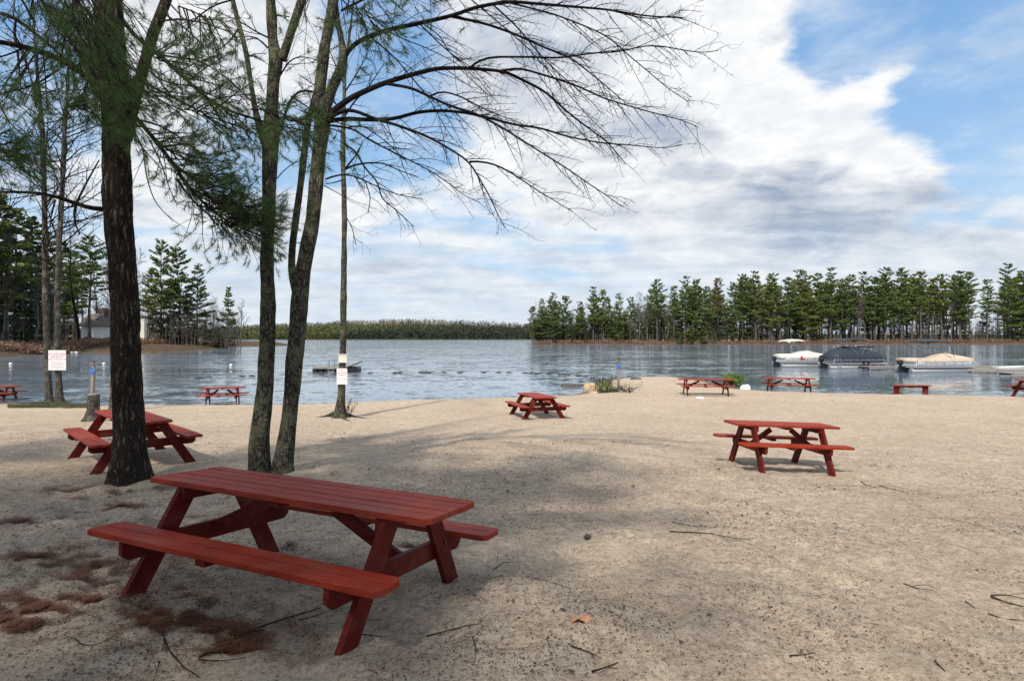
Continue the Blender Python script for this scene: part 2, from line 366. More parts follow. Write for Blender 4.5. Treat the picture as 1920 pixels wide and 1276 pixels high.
MAT['pinebark'] = bark_mat('pine_bark', (.022, .017, .013), (.31, .255, .205), .13, 19, bumpd=.03, furrow=(.10, .36))
MAT['maplebark'] = bark_mat('maple_bark', (.026, .022, .017), (.26, .24, .20), .22, 26, lichen=(.16, .16, .10), moss=.6, bumpd=.018)
MAT['twig'] = bark_mat('twig_bark', (.012, .010, .010), (.045, .037, .034), .5, 20)
MAT['stick'] = bark_mat('stick_bark', (.04, .03, .024), (.13, .10, .08), .5, 30)
MAT['greybark'] = bark_mat('grey_bark', (.05, .042, .036), (.21, .185, .16), .3, 18, lichen=(.20, .20, .15))
MAT['farbark'] = bark_mat('far_bark', (.09, .078, .066), (.26, .225, .195), .3, 2)
MAT['farpinebark'] = bark_mat('far_pine_bark', (.08, .065, .055), (.23, .19, .16), .3, 2)
def leaf_mat(name, c1, c2, c3=None, scale=.35, trans=.25):
    m_ = bpy.data.materials.new(name); m_.use_nodes = True; n = NT(m_.node_tree); b = n.n['Principled BSDF']
    oc = n.new('ShaderNodeTexCoord').outputs['Object']; oi = n.new('ShaderNodeObjectInfo').outputs['Random']
    f = n.noise(oc, scale, 5, .65); f2 = n.noise(oc, scale * 9, 2, .6)
    c = n.mix(n.mr(f, .32, .68), c1, c2); c = n.mix(n.mr(f2, .35, .75, 0, .6), c, [x * 1.5 for x in c2])
    if c3: c = n.mix(n.mr(oi, .35, 1, 0, .75), c, c3)
    n.put(b.inputs['Base Color'], c); b.inputs['Roughness'].default_value = .65; b.inputs['Specular IOR Level'].default_value = .3
    t = n.new('ShaderNodeBsdfTranslucent'); n.put(t.inputs[0], c); mx = n.new('ShaderNodeMixShader'); mx.inputs[0].default_value = trans
    n.l.new(b.outputs[0], mx.inputs[1]); n.l.new(t.outputs[0], mx.inputs[2]); n.l.new(mx.outputs[0], n.n['Material Output'].inputs[0]); return m_
MAT['needle'] = leaf_mat('pine_needles_near', (.030, .064, .018), (.078, .130, .032), None, 1.2, .35)
MAT['needle_old'] = leaf_mat('needles_shaded', (.022, .050, .026), (.045, .085, .035), None, 1.2, .35)
MAT['farpine'] = leaf_mat('far_pine_foliage', (.048, .080, .020), (.120, .165, .040), (.17, .175, .035), .22)
MAT['farpine_yellow'] = leaf_mat('far_pine_foliage_yellow', (.070, .100, .020), (.14, .17, .035), None, .3)
MAT['farpine_rust'] = leaf_mat('far_pine_foliage_rusty', (.13, .10, .035), (.20, .15, .05), None, .3)
MAT['hemlock'] = leaf_mat('hemlock_foliage', (.026, .050, .018), (.055, .090, .030), (.06, .075, .032), .3)
MAT['shrubgreen'] = leaf_mat('shrub_leaves', (.07, .13, .02), (.16, .25, .05), None, 2)
MAT['brownbrush'] = leaf_mat('brown_brush', (.12, .070, .045), (.23, .14, .09), None, .4, .1)
MAT['grass'] = leaf_mat('grass', (.05, .07, .028), (.13, .125, .065), None, 1)
MAT['drypine'] = leaf_mat('dry_needles', (.035, .014, .008), (.17, .070, .032), None, 22, .1)
MAT['litter'] = leaf_mat('litter', (.028, .020, .014), (.085, .058, .040), None, 3, .05)
MAT['bud'] = simple('bud_red', (.16, .06, .05), .7)
MAT['rock'] = simple('rock_grey', (.075, .065, .055), .85, 0, .4, 3)
MAT['rocktan'] = simple('rock_tan', (.42, .31, .19), .85, 0, .35, 4)
MAT['rockwhite'] = simple('rock_white', (.68, .66, .63), .8, 0, .12, 4)
MAT['white'] = simple('white_paint', (.74, .73, .70), .5, 0, .06, 5)
MAT['signwhite'] = simple('sign_white', (.70, .68, .68), .4, 0, .06, 8)
MAT['signred'] = simple('sign_red_ink', (.38, .06, .07), .5, 0, .1)
MAT['signgrey'] = simple('sign_grey_ink', (.33, .31, .32), .5, 0, .1)
MAT['blue'] = simple('blue_paint', (.05, .14, .42), .45, 0, .15, 12)
MAT['post'] = simple('weathered_post', (.22, .20, .18), .9, 0, .3, 14)
MAT['alu'] = simple('aluminium', (.25, .26, .28), .55, .5, .15, 8)
MAT['black'] = simple('black_plastic', (.012, .012, .014), .35, 0, .2, 8)
MAT['navy'] = simple('navy_canvas', (.020, .027, .042), .85, 0, .3, 4)
MAT['cream'] = simple('cream_canvas', (.62, .60, .52), .85, 0, .12, 3)
MAT['beige'] = simple('beige_canvas', (.50, .40, .31), .85, 0, .15, 3)
MAT['panel'] = simple('boat_panel_white', (.70, .70, .68), .4, 0, .08, 4)
MAT['panelgrey'] = simple('boat_panel_grey', (.30, .31, .33), .4, 0, .1, 4)
MAT['deckwood'] = simple('dock_boards', (.25, .23, .205), .9, 0, .25, 5)
MAT['mark_red'] = simple('red_mark', (.5, .03, .05), .5)
def water_mat():
    m_, n, b = pmat('lake_water', None, .06, .5)
    g = n.new('ShaderNodeNewGeometry'); pos = g.outputs['Position']; sp = n.new('ShaderNodeSeparateXYZ'); n.put(sp.inputs[0], pos)
    b.inputs['IOR'].default_value = 1.85
    patch = n.noise(n.mapv(pos, sc=(.010, .030, 1)), 1.0, 5, .6); patch2 = n.noise(n.mapv(pos, sc=(.05, .22, 1)), 1.0, 4, .6)
    pw = n.mr(n.m('ADD', n.m('MULTIPLY', patch, .5), n.m('MULTIPLY', patch2, .5)), .40, .58, .35, 1.25)
    # calm water in the lee of the spit
    def lee(cx, cy, rx, ry):
        v = n.mapv(pos, (cx, cy, ZW), (0, 0, 0), (rx, ry, 50), 'TEXTURE'); gr = n.new('ShaderNodeTexGradient', gradient_type='SPHERICAL'); n.put(gr.inputs[0], v); return gr.outputs['Fac']
    calm = n.m('ADD', n.m('ADD', lee(24, 41, 34, 10), lee(-30, 57, 22, 4)), lee(-58, 122, 34, 16), clamp=True)
    calm = n.m('MULTIPLY', n.m('MINIMUM', n.m('MULTIPLY', calm, 2.2), 1), .86)
    k = n.m('MULTIPLY', pw, n.m('SUBTRACT', 1, calm))
    cd = n.new('ShaderNodeCameraData')  # only to measure nothing: unused
    n.n.remove(cd)
    def slope(sc, sx, rot, amp, det=3, ro=.6):
        c_ = n.noise(n.mapv(pos, rot=(0, 0, R(rot)), sc=(sx, 1, 1)), sc, det, ro, .3, 1)
        return n.vm('MULTIPLY', n.vm('SUBTRACT', c_, (.5, .5, .5)), (amp * .7, amp, 0))
    sl = n.vm('ADD', n.vm('ADD', slope(5.0, .55, 12, .55), slope(1.3, .5, -14, .55)), n.vm('ADD', slope(.38, .45, 8, .30), slope(.11, .35, -5, .15)))
    sl = n.vm('SCALE', sl, None, n.m('ADD', n.m('MULTIPLY', k, .66), .08))
    nv = n.vm('NORMALIZE', n.vm('ADD', n.vm('MULTIPLY', sl, (1, 1, 0)), (0, 0, 1)))
    n.put(b.inputs['Normal'], nv)
    c = n.mix(n.mr(patch2, .4, .6), (.13, .175, .225), (.17, .22, .27))
    n.put(b.inputs['Base Color'], c); n.put(b.inputs['Roughness'], n.m('ADD', n.m('MULTIPLY', k, .06), .03)); return m_
MAT['water'] = water_mat()
#@@SETTING
# ================================================================== THE SETTING
def poly_sd(poly, x, y):
    d = np.full(x.shape, 1e9); ins = np.zeros(x.shape, bool); n = len(poly)
    for i in range(n):
        (ax, ay), (bx, by) = poly[i], poly[(i + 1) % n]; dx, dy = bx - ax, by - ay
        t = np.clip(((x - ax) * dx + (y - ay) * dy) / (dx * dx + dy * dy + 1e-9), 0, 1); d = np.minimum(d, np.hypot(x - ax - t * dx, y - ay - t * dy))
        if ay != by: ins ^= ((ay > y) != (by > y)) & (x < (bx - ax) * (y - ay) / (by - ay) + ax)
    return np.where(ins, d, -d)
def grid_faces(nr, nc):
    i = np.arange(nr - 1)[:, None] * nc; j = np.arange(nc - 1)[None, :]
    return np.stack([i + j, i + j + 1, i + nc + j + 1, i + nc + j], -1).reshape(-1, 4)
ys = np.r_[np.linspace(-45, .6, 26)[:-1], np.geomspace(1.6, 62, 470) - 1.0]; s_ = np.linspace(-1, 1, 520)
YY, SS = np.meshgrid(ys, s_, indexing='ij'); XX = SS * np.maximum(9, 1.12 * (YY + 7)); ZZ = gz(XX.ravel(), YY.ravel())
g_ = link('beach_sand', arr_mesh('beach_sand', np.stack([XX.ravel(), YY.ravel(), ZZ], 1), grid_faces(*XX.shape)), MAT['sand'], None, True); tag(g_, kind='structure')
wv = [(-6000, 8, ZW), (6000, 8, ZW), (6000, 7000, ZW), (-6000, 7000, ZW)]
wa = MB(); wa.add(wv, [(0, 1, 2, 3)]); tag(wa.build('lake_water', MAT['water'], fix=False), kind='structure')

def ground_mat(name, c1, c2, c3, sc=.3):
    m_, n, b = pmat(name, None, .95, .1); pos = n.new('ShaderNodeNewGeometry').outputs['Position']
    c = n.mix(n.mr(n.noise(pos, sc, 6, .7), .35, .65), c1, c2); c = n.mix(n.mr(n.noise(pos, sc * 6, 4, .7), .45, .65, 0, .8), c, c3)
    n.put(b.inputs['Base Color'], c); n.put(b.inputs['Normal'], n.bump(n.noise(pos, sc * 5, 5, .7), .8, .4)); return m_
MAT['forestfloor'] = ground_mat('forest_floor', (.085, .055, .038), (.15, .10, .07), (.05, .038, .026))
MAT['bank'] = ground_mat('shore_bank', (.075, .050, .034), (.15, .105, .07), (.04, .03, .02), .5)
def mound(name, poly, slope, hmax, amp, mat, nx=150, ny=90, rise=0.0):
    xs = np.array([p[0] for p in poly]); yv = np.array([p[1] for p in poly])
    gx = np.linspace(xs.min() - 4, xs.max() + 4, nx); gy = yv.min() - 4 + (yv.max() - yv.min() + 8) * np.linspace(0, 1, ny) ** 1.5
    GY, GX = np.meshgrid(gy, gx, indexing='ij'); sd_ = poly_sd(poly, GX, GY) + 1.2 * fbm(GX / 6, GY / 6, 31, 3)
    z = ZW + np.where(sd_ > 0, hmax * (1 - np.exp(-slope * sd_ / hmax)) + rise * sd_, .4 * sd_) + amp * fbm(GX / 5, GY / 5, 41, 3) * np.clip(sd_ / 3, 0, 1)
    o = link(name, arr_mesh(name, np.stack([GX.ravel(), GY.ravel(), z.ravel()], 1), grid_faces(*GX.shape)), mat, None, True); tag(o, kind='structure')
    def f(x, y):
        s = poly_sd(poly, np.array([float(x)]), np.array([float(y)]))[0]
        return ZW + (hmax * (1 - math.exp(-slope * s / hmax)) + rise * s if s > 0 else .4 * s)
    return f
ISY = 286.
isl = [(6, 291), (14, 286), (40, 285), (75, 288), (110, 285), (150, 284), (200, 282), (260, 278), (340, 270), (340, 345), (200, 350), (90, 345), (30, 322), (8, 300)]
isl_z = mound('wooded_point_ground', isl, .30, 1.2, .5, MAT['forestfloor'], 260, 60)
lf = [tuple(onz(a, b, ZW))[:2] for a, b in ((-700, 700), (-200, 680), (0, 669), (60, 665), (110, 662), (200, 661), (280, 661), (340, 658), (390, 655), (420, 652), (433, 649.5))]
left_poly = lf + [(-84, 230), (-100, 275), (-140, 330), (-420, 330), (-420, 100)]
left_z = mound('wooded_shore_ground', left_poly, .35, 1.3, .4, MAT['bank'], 200, 110, .012)

# far hills + forest on the far shore
def hill_h(x, y):
    t = np.clip((y - 985) / 620, 0, 1)
    prof = 27 + 13 * np.exp(-((x + 290) / 260.) ** 2) - 16 * np.clip((x - 50) / 500, 0, 1) + 5 * vnoise(x / 150, y / 300, 77)
    return ZW + .6 + prof * t ** 1.15
hx = np.linspace(-1500, 2600, 150); hy = np.r_[979, 981, 985, np.linspace(1000, 1640, 26)]
HY, HX = np.meshgrid(hy, hx, indexing='ij'); HZ = hill_h(HX, HY); HZ[0] = ZW - 1
hm = ground_mat('hill_forest_floor', (.05, .055, .03), (.09, .08, .05), (.035, .04, .02), .02)
tag(link('hills', arr_mesh('hills', np.stack([HX.ravel(), HY.ravel(), HZ.ravel()], 1), grid_faces(*HX.shape)), hm, None, True), kind='structure')
def far_leaf():
    m_, n, b = pmat('far_forest_leaves', None, .9, .05); pos = n.new('ShaderNodeNewGeometry').outputs['Position']
    sp = n.new('ShaderNodeSeparateXYZ'); n.put(sp.inputs[0], pos)
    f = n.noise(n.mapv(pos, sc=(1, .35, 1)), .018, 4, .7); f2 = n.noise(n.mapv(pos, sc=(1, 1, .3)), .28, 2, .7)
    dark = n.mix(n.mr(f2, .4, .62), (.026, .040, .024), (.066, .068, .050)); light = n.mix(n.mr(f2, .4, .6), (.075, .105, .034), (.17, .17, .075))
    left = n.mr(sp.outputs[0], -330, -250, 1, 0); back = n.mr(sp.outputs[1], 1060, 1280, 0, 1)  # left end yellow-green, with its sunlit look put into the leaf colour
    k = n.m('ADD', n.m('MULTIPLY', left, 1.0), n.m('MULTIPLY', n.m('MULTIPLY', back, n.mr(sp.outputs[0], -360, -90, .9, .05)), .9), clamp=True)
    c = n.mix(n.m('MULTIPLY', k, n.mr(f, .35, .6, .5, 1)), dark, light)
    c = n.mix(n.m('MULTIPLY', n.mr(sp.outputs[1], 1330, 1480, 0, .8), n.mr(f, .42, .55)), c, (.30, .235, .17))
    n.put(b.inputs['Base Color'], c); return m_
rng = np.random.default_rng(5)
cv = []
for i in range(7500):
    y = 986 + 640 * rng.random() ** 1.8; x = rng.uniform(-640, 140) if i % 6 else rng.uniform(140, 2300)
    h = rng.uniform(7.5, 14) * (1 + .25 * vnoise(x / 40, y / 60, 3)); z0 = hill_h(x, y); m_ = 22; t = rng.random(m_) ** .8; wd = h * .26 * (1.1 - t)
    cv.append(np.stack([x + rng.normal(size=m_) * wd, y + rng.normal(size=m_) * wd, z0 + t * h], 1))
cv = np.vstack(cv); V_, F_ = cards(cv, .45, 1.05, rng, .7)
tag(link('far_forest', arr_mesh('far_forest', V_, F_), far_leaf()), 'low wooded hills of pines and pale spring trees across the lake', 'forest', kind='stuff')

# ------------------------------------------------------------------ tree prototypes
def pine_proto(seed, H=30, c0=.4, wdt=4.2, dens=1.0, mat='farpine', nm='white_pine', card=.31, droop=0.0, cone=.0, step=.95):
    rng = np.random.default_rng(seed); tb = TB(); n = 14
    zz_ = np.linspace(0, H, n); bend = np.cumsum(rng.normal(0, .10, (n, 2)), 0); bend -= bend[0]
    tp = np.stack([bend[:, 0], bend[:, 1], zz_], 1); r0 = .012 * H + .04
    tb.tube(tp, r0 * (1 - .93 * (zz_ / H)) * (1 + .5 * np.exp(-zz_ * 1.2)), 7)
    C = []; z = c0 * H; ph = rng.uniform(0, 6)
    plume = rng.uniform(.45, 1.3, 64)
    while z < H * .985:
        t = (z / H - c0) / (1 - c0); pf = (1 - t) ** (.55 + cone) * min(1, .45 + t * 2.2 + cone); q = plume[int(z * 1.3) % 64]
        base = np.array([np.interp(z, zz_, tp[:, 0]), np.interp(z, zz_, tp[:, 1]), z])
        for k in range(rng.integers(3, 6)):
            ph += 2.4 + rng.normal(0, .35); L = wdt * pf * q * rng.uniform(.55, 1.15) + .35
            if rng.random() < .10: continue
            up = (.10 + .55 * t - droop) + rng.normal(0, .08); d = np.array([math.cos(ph), math.sin(ph), up])
            pts = [base, base + d * L * .55, base + d * L + np.array([0, 0, -.05 * L + droop * .1])]; tb.tube(pts, [.05, .035, .012], 3)
            m_ = max(6, int(24 * L * dens)); u = rng.uniform(.25, 1.08, m_) ** .8; side = np.array([-d[1], d[0], 0])
            c = base + d * L * u[:, None] + side * (rng.normal(0, .17, m_) * L * (.4 + u * .7))[:, None]; c[:, 2] += rng.normal(.12, .13, m_) + .05 * L * rng.random(m_)
            C.append(c)
        z += step * rng.uniform(.6, 1.4)
    # dead stubs on the bare bole
    for k in range(int(10 * c0 * 2)):
        zb = rng.uniform(.05, c0 + .06) * H; a = rng.uniform(0, 6.3); L = rng.uniform(.5, 2.0); b = np.array([np.interp(zb, zz_, tp[:, 0]), np.interp(zb, zz_, tp[:, 1]), zb])
        tb.tube([b, b + np.array([math.cos(a) * L, math.sin(a) * L, -.1 * L])], [.035, .012], 3)
    C = np.vstack(C); V, Fq = cards(C, .55, card, rng, .55)
    root = thing(nm, 'x', 'tree'); tb.build('trunk', MAT['farpinebark'], root)
    link('crown', arr_mesh('crown', V, Fq), MAT[mat], root); root['H'] = H; return root
def growtree(tb, rng, pts, ra, rb, lvl, cfg, tips=None):
    pts = np.asarray(pts, float); n = len(pts); rr = np.linspace(ra, rb, n) if np.isscalar(ra) else ra
    tb.tube(pts, rr, cfg['k'][lvl])
    if lvl + 1 >= len(cfg['k']): 
        if tips is not None: tips.append((pts[-1], pts[-1] - pts[-2]))
        return
    seg = np.linalg.norm(np.diff(pts, axis=0), axis=1); cum = np.r_[0, np.cumsum(seg)]; L = cum[-1]
    nb = cfg['n'][lvl] * L * cfg.get('dm', 1.0) if cfg.get('per_m', True) else cfg['n'][lvl]
    nb = int(nb) + (rng.random() < nb % 1)
    t0 = cfg['t0'][lvl]; trop = np.array(cfg['trop'][lvl])
    for i in range(nb):
        t = t0 + (1 - t0) * (i + rng.random()) / max(nb, 1); s = t * L; j = min(max(np.searchsorted(cum, s) - 1, 0), n - 2); f = (s - cum[j]) / (seg[j] + 1e-9)
        p = pts[j] * (1 - f) + pts[j + 1] * f; tg = (pts[j + 1] - pts[j]) / (seg[j] + 1e-9); q = rng.normal(size=3); q -= tg * (q @ tg); q /= np.linalg.norm(q) + 1e-9
        an = R(cfg['ang'][lvl]) * rng.uniform(.7, 1.3); d = tg * math.cos(an) + q * math.sin(an); l = cfg['len'][lvl] * rng.uniform(.5, 1.25) * (1 - cfg['taper'] * t)
        m_ = cfg['seg'][lvl]; st = l / m_; c = [p]; wob = cfg['wob'][lvl]
        for _ in range(m_):
            d = d + trop * (1.0 / m_) + rng.normal(0, wob, 3); d /= np.linalg.norm(d); c.append(c[-1] + d * st)
        rp = float(np.interp(t, np.linspace(0, 1, n), rr)); r1 = max(min(rp * .62, cfg['rmax'][lvl]), cfg['rmin'])
        growtree(tb, rng, np.array(c), r1, max(r1 * .35, cfg['rmin'] * .8), lvl + 1, cfg, tips)
def bare_proto(seed, H=18, mat='farbark', spread=1.0, rmin=.020, nm='bare_tree', r0=None, fork=.35, dm=1.0):
    rng = np.random.default_rng(seed); n = 9; z = np.linspace(0, H * .93, n); b = np.cumsum(rng.normal(0, .16, (n, 2)), 0); b -= b[0]; r0 = r0 or .010 * H + .03
    root = thing(nm, 'x', 'tree'); tt = TB(); tp = np.stack([b[:, 0], b[:, 1], z], 1); rr = r0 * (1 - .9 * z / z[-1]) + rmin; tt.tube(tp, rr, 7); tt.build('trunk', MAT[mat], root)
    cfg = dict(k=[5, 4, 3, 3], n=[1.15, 1.35, 1.7], t0=[fork, .2, .15], len=[H * .26 * spread, H * .115 * spread, H * .055], ang=[42, 42, 45], trop=[(0, 0, .6), (0, 0, .35), (0, 0, .3)], wob=[.10, .12, .15],
               seg=[5, 4, 3], rmax=[.09, .04, .02], rmin=rmin, taper=.45, dm=dm)
    tb = TB(); growtree(tb, rng, tp, rr * .5, 0, 0, cfg); tb.build('crown', MAT[mat], root); root['H'] = H; return root
PROTO = dict(
    tallA=pine_proto(1, 30, .24, 5.8), tallB=pine_proto(2, 30, .32, 5.4), tallC=pine_proto(3, 30, .20, 6.4), tallD=pine_proto(4, 30, .40, 5.0, .9), thin=pine_proto(5, 30, .46, 4.0, .75),
    lowA=pine_proto(6, 30, .12, 6.4, .9), lowB=pine_proto(7, 26, .06, 6.4, .9), spire=pine_proto(8, 18, .05, 3.4, 1.0, cone=.35, nm='pine'),
    yellow=pine_proto(9, 14, .04, 3.3, 1.1, 'farpine_yellow', 'yellowing_pine', cone=.15), rust=pine_proto(10, 30, .45, 3.9, .8, 'farpine_rust', 'rusty_pine'),
    hemA=pine_proto(11, 18, .06, 3.9, 1.25, 'hemlock', 'hemlock', droop=.18, cone=.2), hemB=pine_proto(12, 22, .10, 3.6, 1.1, 'hemlock', 'hemlock', droop=.15, cone=.25),
    veil=pine_proto(15, 30, .42, 4.4, .21), bareA=bare_proto(21, 18, rmin=.028, dm=1.25), bareB=bare_proto(22, 20, spread=.8, rmin=.028, dm=1.25), bareC=bare_proto(23, 15, spread=1.15, rmin=.026, dm=1.25), snag=bare_proto(24, 14, dm=.45, fork=.3, nm='dead_tree', rmin=.04))
used = set()
def place(kind, x, y, z, H, label, cat='tree', group=None, rz=None, sx=1.0):
    src = PROTO[kind]
    if kind in used: o = copy_tree(src)
    else: o = src; used.add(kind)
    k = H / src['H'] if 'H' in src else 1; o.location = (x, y, z - .15); o.rotation_euler = (0, 0, random.uniform(0, 6.28) if rz is None else rz); o.scale = (k * sx, k * sx, k)
    tag(o, label, cat, group); return o
random.seed(4)
# ---- the wooded point across the water (front row traced by height, then two rear rows)
front = [(1000, 573, 'lowB'), (1018, 560, 'lowA'), (1038, 549, 'lowA'), (1062, 553, 'lowB'), (1088, 563, 'tallC'), (1112, 536, 'tallB'), (1131, 541, 'tallA'), (1160, 550, 'lowA'), (1180, 590, 'spire'), (1198, 548, 'bareB'),
         (1212, 556, 'bareA'), (1232, 521, 'tallD'), (1250, 560, 'bareC'), (1264, 534, 'thin'), (1284, 516, 'tallB'), (1300, 566, 'yellow'), (1306, 521, 'thin'), (1325, 535, 'tallA'), (1346, 520, 'rust'), (1360, 560, 'bareA'), (1374, 530, 'lowA'),
         (1392, 511, 'tallD'), (1417, 506, 'tallB'), (1432, 545, 'snag'), (1447, 509, 'tallC'), (1463, 552, 'bareB'), (1478, 518, 'tallA'), (1501, 502, 'tallC'), (1518, 516, 'lowA'), (1533, 510, 'tallA'), (1558, 501, 'tallB'), (1577, 520, 'tallC'), (1597, 512, 'tallD'),
         (1612, 545, 'bareA'), (1622, 508, 'tallB'), (1641, 517, 'tallA'), (1660, 498, 'tallC'), (1677, 555, 'bareC'), (1690, 500, 'tallA'), (1710, 512, 'tallB'), (1727, 506, 'thin'), (1748, 519, 'thin'), (1766, 511, 'tallD'), (1785, 540, 'bareB'), (1799, 506, 'tallB'), (1818, 507, 'tallD'),
         (1851, 521, 'thin'), (1872, 560, 'bareA'), (1893, 494, 'lowA'), (1915, 505, 'lowB'), (1945, 498, 'lowA'), (1975, 505, 'tallC'), (2010, 500, 'lowA')]
near_what = [(1010, 'at the left tip of the wooded point'), (1060, 'near the left tip of the wooded point'), (1150, 'on the point above the bushy sand spit'), (1250, 'on the point left of the yellow-green bush'), (1330, 'on the point above the yellow-green bush'),
             (1430, 'on the point left of the cream-topped boat'), (1530, 'on the point above the cream-topped boat'), (1650, 'on the point above the navy-covered boat'), (1740, 'above the left half of the beige boat'), (1830, 'on the point right of the beige boat canopy'), (1880, 'in the thin gap near the right end'), (9999, 'at the right edge of the wooded point')]
KW = dict(tallA='tall broad pine', tallB='tall flat-topped pine', tallC='tall full-crowned pine', tallD='tall high-crowned pine', thin='tall thin sparse pine', lowA='low-branched dense pine', lowB='low-branched bushy pine', spire='short pointed pine', yellow='short yellow-green pine', rust='rust-tinged tall pine',
          hemA='dark short hemlock', hemB='dark pointed hemlock', bareA='leafless grey-brown tree', bareB='narrow leafless tree', bareC='wide leafless tree', snag='dead pale leaning tree')
seen = {}
ORD = ['', 'second ', 'third ', 'fourth ', 'fifth ', 'sixth ', 'seventh ', 'eighth ']
def where(px): return next(t for lim, t in near_what if px <= lim)
for i, (px, ty, kd) in enumerate(front):
    y = 290 + random.uniform(-1, 4); x = (px - 960) / F * y; z = isl_z(x, y); H = (633 - ty) / F * y + CAMH - z
    wl = where(px); kk = (kd, wl); seen[kk] = seen.get(kk, 0) + 1; lab = KW[kd] + ' ' + wl
    if seen[kk] > 1: lab = ORD[min(7, seen[kk] - 1)] + KW[kd] + ' from the left, ' + wl
    place(kd, x, y, z, H, lab, 'tree', 'trees in the front row of the wooded point')
fx_ = np.array([f[0] for f in front if f[2] not in ('bareA', 'bareB', 'bareC', 'snag', 'yellow', 'spire')]); fy_ = np.array([f[1] for f in front if f[2] not in ('bareA', 'bareB', 'bareC', 'snag', 'yellow', 'spire')])
for i in range(120):
    px = 1008 + (1990 - 1008) * (i + random.uniform(-.4, .4)) / 119; dens_r = px > 1780 and px < 1880
    if dens_r and random.random() < .6: continue
    y = random.uniform(298, 338); x = (px - 960) / F * y
    if poly_sd(isl, np.array([x]), np.array([y]))[0] < 1.5: y = 300; x = (px - 960) / F * y
    ty = float(np.interp(px, fx_, fy_)) + random.uniform(5, 42); kd = random.choice(['tallA', 'tallB', 'tallC', 'tallD', 'lowA', 'hemB', 'tallA', 'tallC'] if px < 1560 else ['tallA', 'tallB', 'tallD', 'thin', 'tallD', 'tallB', 'tallC', 'bareB'])
    z = isl_z(x, y); place(kd, x, y, z, (633 - ty) / F * y + CAMH - z, ('leafless tree' if kd == 'bareB' else 'hemlock' if kd == 'hemB' else 'pine') + ' in the rear rows of the wooded point behind the front trees', 'tree', 'rear-row trees of the wooded point')
for i in range(120):       # low growth under them
    px = 1000 + 980 * (i + random.random()) / 120; y = random.uniform(288, 306); x = (px - 960) / F * y; z = isl_z(x, y)
    kd = random.choice(['hemA', 'bareC', 'hemB', 'bareB', 'bareC', 'spire', 'bareA', 'lowB'] if px < 1450 else ['bareA', 'bareC', 'bareB', 'bareC', 'hemB', 'hemA', 'snag']); H = random.uniform(7, 15)
    place(kd, x, y, z, H, {'hemA': 'young dark hemlock', 'hemB': 'pointed young hemlock', 'lowB': 'bushy young pine', 'spire': 'young pine'}.get(kd, 'small leafless understory tree') + ' low among the trunks of the wooded point', 'tree', 'understory of the wooded point')
for px, y, H, sx in ((1295, 287, 9, 1.5), (1318, 287.5, 8, 1.6), (1276, 287, 8, 1.3), (1338, 288, 7, 1.3)):
    x = (px - 960) / F * y; place('yellow', x, y, isl_z(x, y), H, {1295: 'low spreading yellow-green pine', 1318: 'right one of the low yellow-green pines', 1276: 'left one of the low yellow-green pines', 1338: 'smallest low yellow-green pine'}[px] + ' at the water edge of the point', 'tree', 'yellow-green pines on the point', sx=sx)
def brush(name, label, pts_fn, n, hgt, size, mat, rng, kind='stuff', cat='brush', dens=9):
    C = []
    for i in range(n):
        x, y, z = pts_fn(i); h = hgt * rng.uniform(.5, 1.3); m_ = dens; C.append(np.stack([x + rng.normal(0, h * .55, m_), y + rng.normal(0, h * .4, m_), z + rng.random(m_) * h], 1))
    V, Fq = cards(np.vstack(C), 1.3, size, rng, .35); return tag(link(name, arr_mesh(name, V, Fq), MAT[mat]), label, cat, kind=kind)
rng = np.random.default_rng(8)
def bp(i):
    px = rng.uniform(998, 2000); y = 286.5 + abs(rng.normal(0, 3)); x = (px - 960) / F * y; return x, y, isl_z(x, y)
brush('shore_brush', 'low rusty brown brush along the foot of the wooded point', bp, 1500, 1.3, .30, 'brownbrush', rng)

# ---- the left shore
lefts = [(302, 452, 163, 'lowA', 1.0), (338, 462, 170, 'lowB', 1.05), (368, 496, 175, 'lowA', .95), (286, 500, 158, 'tallA', 1.0), (322, 520, 166, 'hemA', 1.2), (352, 548, 168, 'hemB', 1.1), (424, 537, 178, 'spire', 1.0), (387, 585, 172, 'hemA', 1.0), (408, 610, 176, 'hemA', 1.1),
         (455, 572, 196, 'bareC', 1.1), (441, 585, 183, 'bareB', 1.2), (400, 560, 174, 'bareA', 1.0), (167, 438, 150, 'tallD', 1.1), (140, 470, 160, 'tallB', 1.2), (206, 470, 190, 'bareB', 1.1), (232, 480, 186, 'bareA', 1.2), (262, 488, 184, 'bareC', 1.2), (182, 500, 180, 'bareB', 1.1), (222, 505, 200, 'bareC', 1.2),
         (245, 500, 210, 'bareA', 1.2), (158, 520, 195, 'bareA', 1.2), (292, 540, 200, 'bareB', 1.2), (120, 455, 170, 'hemB', 1.2), (88, 430, 140, 'tallC', 1.1), (60, 405, 130, 'hemB', 1.3), (30, 385, 124, 'tallA', 1.2), (4, 365, 118, 'hemB', 1.3), (-28, 350, 112, 'tallC', 1.2), (-60, 335, 108, 'hemB', 1.2),
         (44, 500, 128, 'hemA', 1.3), (14, 480, 122, 'hemA', 1.4), (76, 520, 135, 'hemA', 1.3), (102, 540, 148, 'hemA', 1.2), (128, 560, 172, 'hemA', 1.1), (60, 470, 120, 'bareC', 1.1), (20, 440, 114, 'bareA', 1.2), (95, 480, 134, 'bareB', 1.2), (0, 500, 112, 'bareC', 1.2), (137, 500, 172, 'bareC', 1.0), (-100, 330, 104, 'tallA', 1.2),
         (310, 590, 158, 'snag', 1.0), (344, 600, 160, 'bareC', .9), (376, 598, 164, 'bareA', .9), (275, 560, 156, 'bareC', 1.0)]
